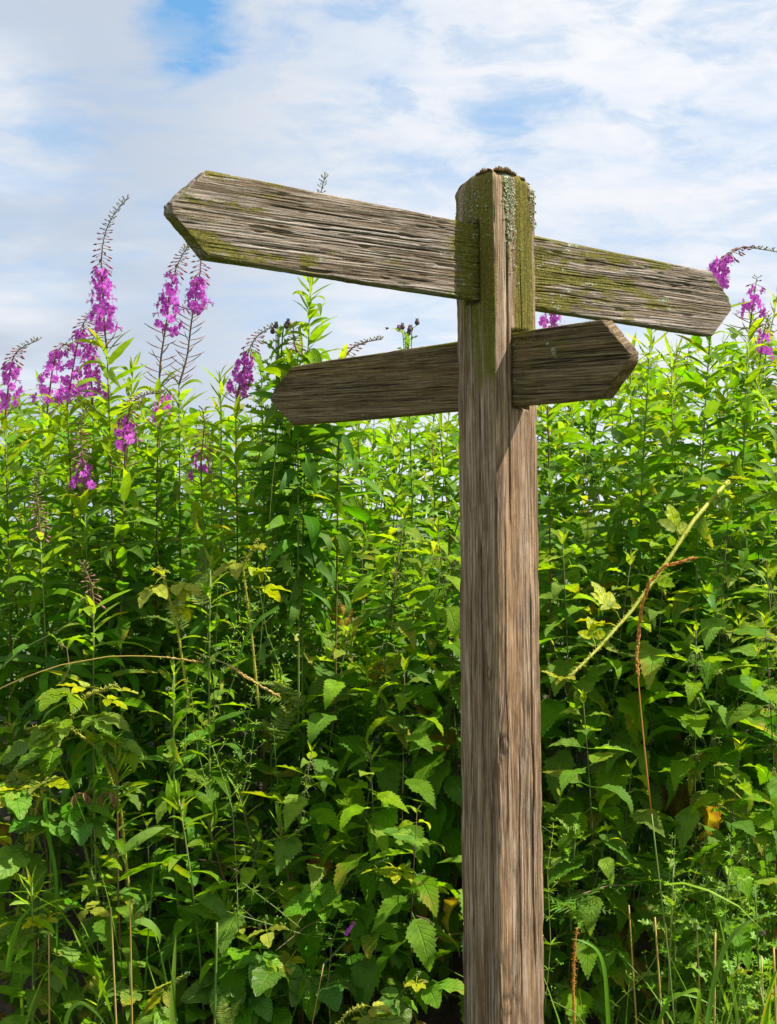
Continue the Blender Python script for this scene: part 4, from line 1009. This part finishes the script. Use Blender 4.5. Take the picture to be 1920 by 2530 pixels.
BR += [([(60, 2600), (90, 2400), (130, 2280), (180, 2230)], 3.25, 3.1, 'broad leaved bramble low at the left behind the small willowherb', dict(leaves=8, ls=1.35, young=.1, mat='stem', start=.2)),
       ([(300, 2700), (330, 2550), (400, 2450), (470, 2400)], 3.2, 3.08, 'broad leaved bramble at the bottom between the stalks on the left', dict(leaves=8, ls=1.3, young=.12, mat='stem', start=.2)),
       ([(500, 2600), (560, 2450), (620, 2330), (660, 2260)], 3.3, 3.2, 'dark bramble climbing beside the large nettle leaf', dict(leaves=8, ls=1.3, young=.0, mat='stem', start=.2)),
       ([(860, 2650), (930, 2540), (1000, 2440), (1040, 2400)], 3.2, 3.12, 'bramble leaves beside the post foot on the left', dict(leaves=6, ls=1.2, young=.1, mat='stem', start=.2)),
       ([(740, 2400), (800, 2250), (870, 2160), (960, 2120)], 3.35, 3.22, 'bramble with rounded leaves above the dark hollow', dict(leaves=7, ls=1.25, young=.05, mat='stem', start=.3)),
       ([(250, 2250), (200, 2050), (120, 1950), (50, 1930)], 3.3, 3.14, 'bramble with big dull leaves at the left edge, low', dict(leaves=8, ls=1.4, young=.05, mat='stem', start=.3)),
       ([(1900, 2300), (1850, 2100), (1800, 2000), (1740, 1980)], 3.35, 3.2, 'bramble among the nettles at the lower right', dict(leaves=6, ls=1.1, young=.1, mat='stem', start=.3))]
for path, d0, d1, l, kw in BR: bramble_px(path, d0, d1, l, r=r, **kw)

# a young leafy willowherb in front, lower left, and one in the corner
for px, py, d, fx, l in [(290, 1880, 3.2, 320, 'willowherb with bright top leaves and drooping dark lower leaves, lower left'), (80, 2180, 3.05, 60, 'small bright willowherb in the left bottom corner'), (440, 1960, 3.3, 500, 'dark leaved willowherb beside the bright topped one'),
                     (520, 1380, 3.5, 540, 'slender pale willowherb in front of the ferns'), (560, 2250, 3.25, 580, 'dark willowherb low down beside the cut stalks'), (430, 1640, 3.4, 470, 'willowherb with red stem leaning right, left of centre'), (250, 2440, 3.05, 230, 'tiny bright willowherb seedling at the bottom edge')]:
    willow(ground_pt(P(fx, 2300, d).x, d + .03), P(px, py, d), l, None, ls=1.15, r=r, first=.2, gap=.02, name='leafy_willowherb', bend=.03, young=.1 if px < 300 else 0)
# nettles picked out in front
for px, py, d, ls, l, ck in [(1030, 2010, 3.15, .95, 'fresh topped nettle in front of the dark hollow left of the post', False), (915, 1860, 3.3, 1.05, 'bushy nettle with light toothed leaves left of the post', False),
                         (770, 1860, 3.35, 1.05, 'nettle with hanging leaves in the middle of the bank', True), (1000, 1640, 3.4, 1.0, 'nettle close to the left side of the post', False), (860, 1560, 3.5, 1.0, 'nettle top in the sun right of the ferns', False),
                         (1080, 1300, 3.55, 1.1, 'tall flowering nettle touching the post on its left', True), (1000, 1270, 3.6, 1.2, 'tall nettle with a dark stem and hanging flower strings', True),
                         (1440, 1720, 3.3, .95, 'nettle close to the right side of the post, below the bramble shoot', False), (1720, 1560, 3.35, 1.0, 'flowering nettle right of the rusty grass stem', True), (1830, 1840, 3.2, .9, 'nettle with a bright star of top leaves, lower right', False),
                         (1890, 1530, 3.3, 1.0, 'nettle at the right edge with large leaves', True), (1800, 1280, 3.5, 1.1, 'tall nettle behind the bramble shoot near the right edge', True), (1390, 1330, 3.5, 1.0, 'tall nettle right of the post behind the yellow bramble leaf', False),
                         (1560, 1380, 3.5, 1.0, 'bright topped nettle behind the middle of the bramble shoot', False), (240, 2120, 3.2, .95, 'nettle in the lower left beside the willowherb with drooping leaves', False), (640, 2080, 3.25, 1.05, 'nettle with one very large leaf, lower left of centre', False),
                         (100, 2150, 3.2, .9, 'small nettle over the left bottom corner', False), (1560, 1900, 3.35, 1.15, 'nettle with a big toothed leaf and yellowing leaves right of the post', False)]:
    nettle(ground_pt(P(px + r.uniform(-30, 30), 2300, d).x, d + .03), P(px, py, d), l, None, ls=ls * 1.12, r=r, first=.14, catkins=ck, old=.12, gap=.052, young=.05)

# ferns, silverweed, vetch
for px, py, d, az, el, s, l in [(500, 1500, 3.45, 1.7, 1.0, 1.0, 'upright pale fern frond in the left willowherbs'), (455, 1560, 3.4, 2.2, .9, .9, 'fern frond leaning left below the pale one'), 
                              (680, 1830, 3.35, 1.2, .8, 1.0, 'fern frond beside the straw seed head'), (760, 1740, 3.4, 2.6, .5, .9, 'fern frond pointing left under the nettle tops'),
                              (560, 2560, 3.0, 1.4, 1.2, .5, 'little bright fern tip at the bottom edge')]:
    d += .14 if py < 2000 else 0; s *= .85; b = P(px, py, d); root = empty('fern', b, l, 'fern')
    for k in range(2): put_leaf('fern_frond', root, (0, 0, 0), az + k * .5, el - k * .3, r.uniform(-.6, .6), s, .3 + .4 * r.random(), r, name='frond')
for px, py, d, l in [(1420, 2250, 3.15, 'silverweed with feathery leaves right of the post'), (1600, 2180, 3.25, 'silverweed with feathery leaves under the yellow nettle leaf'), (1520, 2200, 3.3, 'silverweed in the hollow behind the rusty grass stem')]:
    b = P(px, py, d); root = empty('silverweed', b, l, 'silverweed')
    for k in range(7): put_leaf('silver_leaf', root, (0, 0, 0), k * .9 + r.random(), r.uniform(.1, .7), r.uniform(-.4, .4), r.uniform(.8, 1.2), .2 * r.random(), r)
b = P(820, 2330, 3.15); root = empty('vetch', b, 'small vetch with tiny purple flowers in the dark hollow', 'vetch')
g = Geo(); vp = [Vector((0, 0, -.25)), Vector((-.01, 0, -.1)), Vector((.0, 0, 0)), Vector((.02, -.01, .06))]; g.tube(vp, .0009, 4); link('stem', g.mesh('stem', M['stem']), root)
for k in range(14): put_leaf('vetch_leaf', root, at(vp, .35 + .65 * k / 14), k * 2.4, r.uniform(0, .6), 0, r.uniform(.8, 1.2), .3, r)
for k in range(4): link('flower', FLOWER[0], root, (.035 + .006 * k, -.02, .03 + .008 * k), (0, -.5, r.uniform(0, 6)), .42).color = (0, 0, 0, 1)

# cleavers scrambling through the front
def clv(path, d, l, **kw): cleavers([P(x, y, d + .02 * i) for i, (x, y) in enumerate(path)], l, None, r, **kw)
clv([(1345, 2500), (1360, 2330), (1352, 2150), (1362, 2080), (1368, 2040)], 2.98, 'cleavers climbing straight up along the right side of the post', ls=.9)
clv([(1360, 2470), (1420, 2500), (1500, 2600)], 2.98, 'cleavers bent down at the foot of the post', ls=.9)
clv([(1500, 2500), (1600, 2400), (1690, 2230), (1720, 2150)], 3.05, 'pale cleavers stem slanting up in the lower right', ls=1.0)
clv([(560, 2250), (660, 2280), (760, 2310), (830, 2320)], 3.15, 'cleavers stem running sideways into the dark hollow', ls=1.0)
clv([(590, 2300), (585, 2150), (575, 2000), (545, 1900), (520, 1830)], 3.15, 'tall cleavers with a yellow stem, left of centre', ls=1.2, gap=.045)
clv([(600, 2180), (680, 2240), (740, 2290)], 3.12, 'cleavers with small burrs over the large nettle leaf', ls=.9)
for i in range(30):
    right = i % 2
    px, py, d = (r.uniform(1640, 1915), r.uniform(2030, 2500), r.uniform(3.0, 3.3)) if right else (r.uniform(420, 760), r.uniform(1380, 1800), r.uniform(3.3, 3.5))
    if not right and r.random() < .35: px, py = r.uniform(20, 300), r.uniform(1850, 2500); 
    dx = r.uniform(-90, 90); L = r.uniform(120, 300)
    nm = 'in the tangle at the lower right' if right else 'in the tangle on the left'
    p0 = P(px - dx, py + L, d); p0.z = max(p0.z, gz(p0.x, p0.y))
    cleavers([p0, P(px - dx * .3, py + L * .5, d), P(px, py, d - .02)], 'cleavers with star shaped leaf whorls ' + nm, 'cleavers ' + nm, r, ls=r.uniform(.8, 1.15), young=.35, fruit=r.random() < .5)
for i in range(16):   # low thistle rosettes, lower right
    px, py, d = r.uniform(1640, 1960), r.uniform(2080, 2480), r.uniform(3.0, 3.3)
    if i % 8 == 0: px, py = r.uniform(1390, 1480), r.uniform(2000, 2120)
    t = P(px, py, d); thistle(ground_pt(t.x + r.uniform(-.05, .05), d + .05), t, 'low spiny thistle in the corner at the lower right' if px > 1600 else ['bigger', 'smaller'][i > 3] + ' spiny thistle standing close right of the post foot', 'thistles in the lower right corner' if px > 1600 else None, .85, r, 0, .021, .4, .3)

# grasses, straw and cut stalks
for px, h, d, l, az, n in [(1430, .42, 3.0, 'grass with a kinked blade right of the post foot', None, 5), (1560, .40, 3.0, 'tuft of long grass at the bottom, lower right', None, 7), (1700, .50, 2.98, 'tuft of arching grass at the bottom right', .4, 8), (1830, .55, 2.95, 'broad bladed grass in the right bottom corner', None, 9), (1900, .5, 3.0, 'grass tuft at the right edge of the bottom', None, 8),
                       (30, .62, 3.05, 'grass with a bent blade at the left edge', None, 4), (230, .38, 3.0, 'curved grass at the bottom left', None, 5), (460, .42, 3.05, 'grass among the cut stalks left of centre', None, 5), (330, .9, 3.2, 'tall grass blades beside the left brambles', None, 4), (600, .42, 3.05, 'thin grass at the bottom left of centre', None, 4), (1500, .36, 2.95, 'thin grass beside the rusty stem foot', None, 5), (1380, .25, 2.97, 'short grass by the post foot', None, 5)]:
    p = P(px, 2530, d); grass_tuft(ground_pt(p.x, d), l, None, n + (8 if px > 1480 else 4), h + .3, r, .45 if px > 1480 else .3, .5, .0055, az)
CUT = [(122, 2300, -4, .0022), (275, 2240, 12, .0022), (322, 2220, -3, .0020), (537, 2278, 3, .0032), (322, 2375, 14, .0036), (1553, 2235, 30, .0020), (1617, 2265, 40, .0024), (1720, 2278, 18, .0020), (1766, 2302, -4, .0026), (1910, 2340, 6, .0028), (1880, 2360, 22, .0020), (800, 2380, -60, .0012)]
for px, py, lean, rad in CUT:
    d = 3.0 + r.uniform(0, .12); t = P(px, py, d); b = P(px + lean, 2530, d); b = Vector((b.x + (b.x - t.x) * .6, d, gz(b.x, d)))
    stalk([b, b.lerp(t, .5) + Vector((r.uniform(-.012, .012), 0, 0)), t], rad * 1.15, 'stem', 'mown off stalk with a dry tip standing at the bottom ' + ('left' if px < 1000 else 'right'), group='mown stalks at the bottom ' + ('left' if px < 1000 else 'right'), tipmat='straw' if rad < .003 else None, tipfrac=.45)
for path, d, wd, yg, l in [([(1735, 2640), (1745, 2520), (1765, 2400), (1800, 2310), (1860, 2265), (1960, 2240)], 2.9, .0065, .2, 'broad arching grass blade sweeping to the right edge'),
                        ([(1510, 2640), (1500, 2500), (1495, 2400), (1480, 2345), (1440, 2322), (1410, 2318)], 2.95, .0055, .1, 'kinked broad grass blade right of the post foot'),
                        ([(1700, 2640), (1722, 2500), (1728, 2440), (1690, 2450), (1640, 2480)], 2.92, .006, .5, 'folded yellow green grass blade at the bottom right'),
                        ([(1880, 2640), (1890, 2500), (1905, 2420), (1925, 2380)], 2.9, .006, .2, 'upright grass blade in the right bottom corner'),
                        ([(1610, 2640), (1625, 2520), (1660, 2450), (1720, 2460), (1790, 2500)], 2.95, .005, .25, 'low drooping grass blade near the bottom right'),
                        ([(20, 2400), (30, 2330), (50, 2270), (80, 2240)], 3.0, .006, .2, 'bent grass blade at the left edge near the bottom'),
                        ([(150, 2640), (165, 2500), (200, 2470), (240, 2500), (270, 2540)], 2.98, .005, .3, 'curved grass blade arching at the bottom left'),
                        ([(425, 2530), (428, 2440), (432, 2360), (436, 2305)], 3.0, .006, .5, 'short pale grass blade among the stalks at the bottom left'),
                        ([(690, 1500), (640, 1530), (600, 1590), (585, 1660)], 3.25, .005, .1, 'broad grass blade bent over in front of the left leaves'),
                        ([(110, 1960), (118, 2060), (140, 2150), (142, 2300), (142, 2420)], 3.12, .005, .1, 'hanging grass blade over the left brambles')]:
    w_ = [P(x, y, d) for x, y in path]; b = w_[0]; root = empty('grass_plant', b, l, 'grass plant')
    dn = [at([q - b for q in w_], i / 16) for i in range(17)]
    for k in range(2): dn = [dn[0]] + [(dn[i - 1] + dn[i] * 2 + dn[i + 1]) / 4 for i in range(1, 16)] + [dn[-1]]
    g = Geo(); g.blade(dn, [wd * max(.06, (1 - (i / 16) ** 2.5)) for i in range(17)], (.3, -.75, .6)); o = link('blade', g.mesh('blade', M['grass']), root); o.color = (yg, 0, 0, 1)
root, d_ = stalk([P(1668, 2560, 2.80), P(1650, 2350, 2.80), P(1622, 2120, 2.80), P(1597, 1900, 2.80), P(1578, 1700, 2.80), P(1572, 1600, 2.80)], .0018, 'stem', 'tall dry grass stem with a rusty orange drooping seed head, right of the post', 'dry_grass_stem', 'grass', None, 'rust', .5)
hp = [P(1578, 1700, 2.80), P(1573, 1630, 2.80), P(1578, 1560, 2.80), P(1585, 1500, 2.80), P(1605, 1440, 2.80), P(1640, 1400, 2.80), P(1712, 1380, 2.80)]
base_ = root.location; hp = [p - base_ for p in hp]; hd = [at(hp, i / 24) for i in range(25)]
g = Geo(); g.tube(hd, [.0012 * (1 - .4 * i / 24) for i in range(25)], 4); link('seed_stalk', g.mesh('seed_stalk', M['rust']), root)
seed_head(root, hd, .05, 'rust', r, 190, .011, .25, .0024)
g = Geo(); q0 = P(1640, 2185, 2.80) - base_
g.blade([q0, q0 + Vector((.04, 0, .003)), q0 + Vector((.09, -.01, -.01)), q0 + Vector((.15, -.02, -.04)), q0 + Vector((.2, -.02, -.09))], [.003, .0042, .004, .003, .0004], (0, -.3, 1)); o = link('blade', g.mesh('blade', M['grass']), root); o.color = (.6, 0, 0, 1)
root, d_ = stalk([P(-60, 1740, 3.1), P(20, 1690, 3.1), P(140, 1645, 3.1), P(280, 1620, 3.1), P(400, 1622, 3.1), P(500, 1636, 3.1)], .0016, 'straw', 'arching straw coloured grass stem lying across the left leaves', 'dry_grass_stem', 'grass')
seed_head(root, d_, .82, 'straw', r, 30, .009, .25)
root, d_ = stalk([P(480, 1610, 3.15), P(560, 1640, 3.15), P(620, 1680, 3.15), P(690, 1720, 3.15)], .001, 'straw', 'straw seed head drooping right in the middle of the leaves', 'dry_grass_stem', 'grass')
seed_head(root, d_, .35, 'straw', r, 90, .011, .3)
root, d_ = stalk([P(-30, 1680, 3.1), P(60, 1600, 3.1), P(140, 1560, 3.1), P(205, 1518, 3.1)], .0009, 'stem', 'thin pale green grass stem slanting up at the left edge', 'dry_grass_stem', 'grass')
root, d_ = stalk([P(640, 1650, 3.2), P(655, 1450, 3.2), P(672, 1200, 3.2), P(690, 1050, 3.2)], .0008, 'stem', 'thin upright grass stem left of the lower left arm tip', 'dry_grass_stem', 'grass')
# bare dry twigs
TW = [([(1450, 1340), (1455, 1230), (1440, 1150), (1425, 1080)], 3.7, 'bleached bare twig right of the post below the lower arm'), ([(1455, 1270), (1480, 1200), (1492, 1170), (1488, 1140)], 3.7, 'forked bleached twig beside the bare one'),
      ([(1905, 1520), (1898, 1450), (1893, 1380)], 3.4, 'thin brown twig at the right edge'), ([(150, 1690), (172, 1650), (165, 1600), (145, 1590)], 3.2, 'curled grey dry stem across the straw at the left')]
for path, d, l in TW: stalk([P(x, y, d) for x, y in path], .0013, 'twig', l, 'twig', 'twig')
for i in range(44):
    px = r.choice([r.uniform(820, 1120), r.uniform(1360, 1720), r.uniform(500, 1000)]); py = r.uniform(2150, 2480); d = r.uniform(3.25, 3.6)
    a = P(px, py, d); b = a + Vector((r.uniform(-.16, .16), r.uniform(-.1, .1), r.uniform(-.10, .10))); b.z = max(b.z, gz(b.x, b.y) + .01)
    stalk([a, a.lerp(b, .5) + Vector((0, 0, .01)), b], r.uniform(.0008, .0022), 'twig', 'dead brown twig lying in the dark hollow under the weeds', 'twig', 'twig', 'dead twigs in the hollow')
for px, py, d, l in [(205, 1960, 3.15, 'curled brown dead leaf hanging in the lower left'), (270, 1960, 3.15, 'cluster of shrivelled brown leaves, lower left')]:
    g = Geo(); b = P(px, py, d)
    for k in range(5): g.inst(leaf_geo(.05, .012, lance, 7, 0, 2.5, .8, 1.2, .2, 0, k), rotm(k * 1.3, -.6 + .2 * k, 0))
    o = link('dead_leaf', g.mesh('dead_leaf', M['dead']), None, b); tag(o, l, 'dead leaf')
# fly in the air left of the post
g = Geo(); g.tube([(-.004, 0, 0), (-.002, 0, .0005), (.001, 0, .0008), (.003, 0, .0005), (.0042, 0, 0)], [.0006, .0016, .0018, .0015, .0005], 8)
fp = P(957, 812, 2.6); fly = empty('fly', fp, 'tiny dark fly in the air between the two left arms', 'fly'); link('body', g.mesh('body', M['fly']), fly, rot=(0, -.4, .6))
for sg in (1, -1): g = Geo(); g.blade([(0, 0, .0012), (-.002, sg * .002, .003), (-.004, sg * .004, .004)], [.0004, .0013, .0008], (0, 0, 1)); link('wing', g.mesh('wing', M['fly']), fly, rot=(0, -.4, .6))

# ------------------------------------------------------------------ undergrowth that nobody could count, filling the depth of the bank
def filler():
    rr = np.random.RandomState(3); V_, F_, UV_, n0 = [], [], [], 0
    protos = [('willow_leaf', k) for k in range(7)] + [('nettle_leaf', k) for k in range(5)]
    for i in range(6200):
        d = 3.75 + 2.2 * rr.rand() ** 1.1 if i < 3800 else rr.uniform(5.1, 6.0)
        q = rr.uniform(-300, 2220); x = P(q, 1300, d).x
        topz = P(q, top_profile(q) + (60 if d < 5 else 35) + 480 * float(1 - sstep(d, 3.75, 4.5)), d).z
        g0 = gz(x, d); z = g0 + (topz - g0) * .86 * rr.rand() ** .8 if d < 4.5 else g0 + (topz - g0) * rr.rand() ** .6
        if z < g0 + .05: continue
        kind, k = protos[rr.randint(len(protos))]; v, f, uv = LG[kind][k]
        Mx = np.array(rotm(rr.uniform(0, 6.28), rr.uniform(-.7, .6), rr.uniform(-.6, .6), (x, d, z), rr.uniform(.8, 1.3)))
        V_.append(v @ Mx[:3, :3].T + Mx[:3, 3]); F_ += [tuple(a + n0 for a in q_) for q_ in f]; UV_.append(uv); n0 += len(v)
    me = mesh_np('undergrowth', np.concatenate(V_), F_, M['willow'], np.concatenate(UV_))
    o = link('undergrowth', me); tag(o, 'dense mass of green leaves filling the bank behind the front plants', None, None, 'stuff'); o.color = (.12, 0, 0, 1)
filler()
print('objects', len(bpy.data.objects))
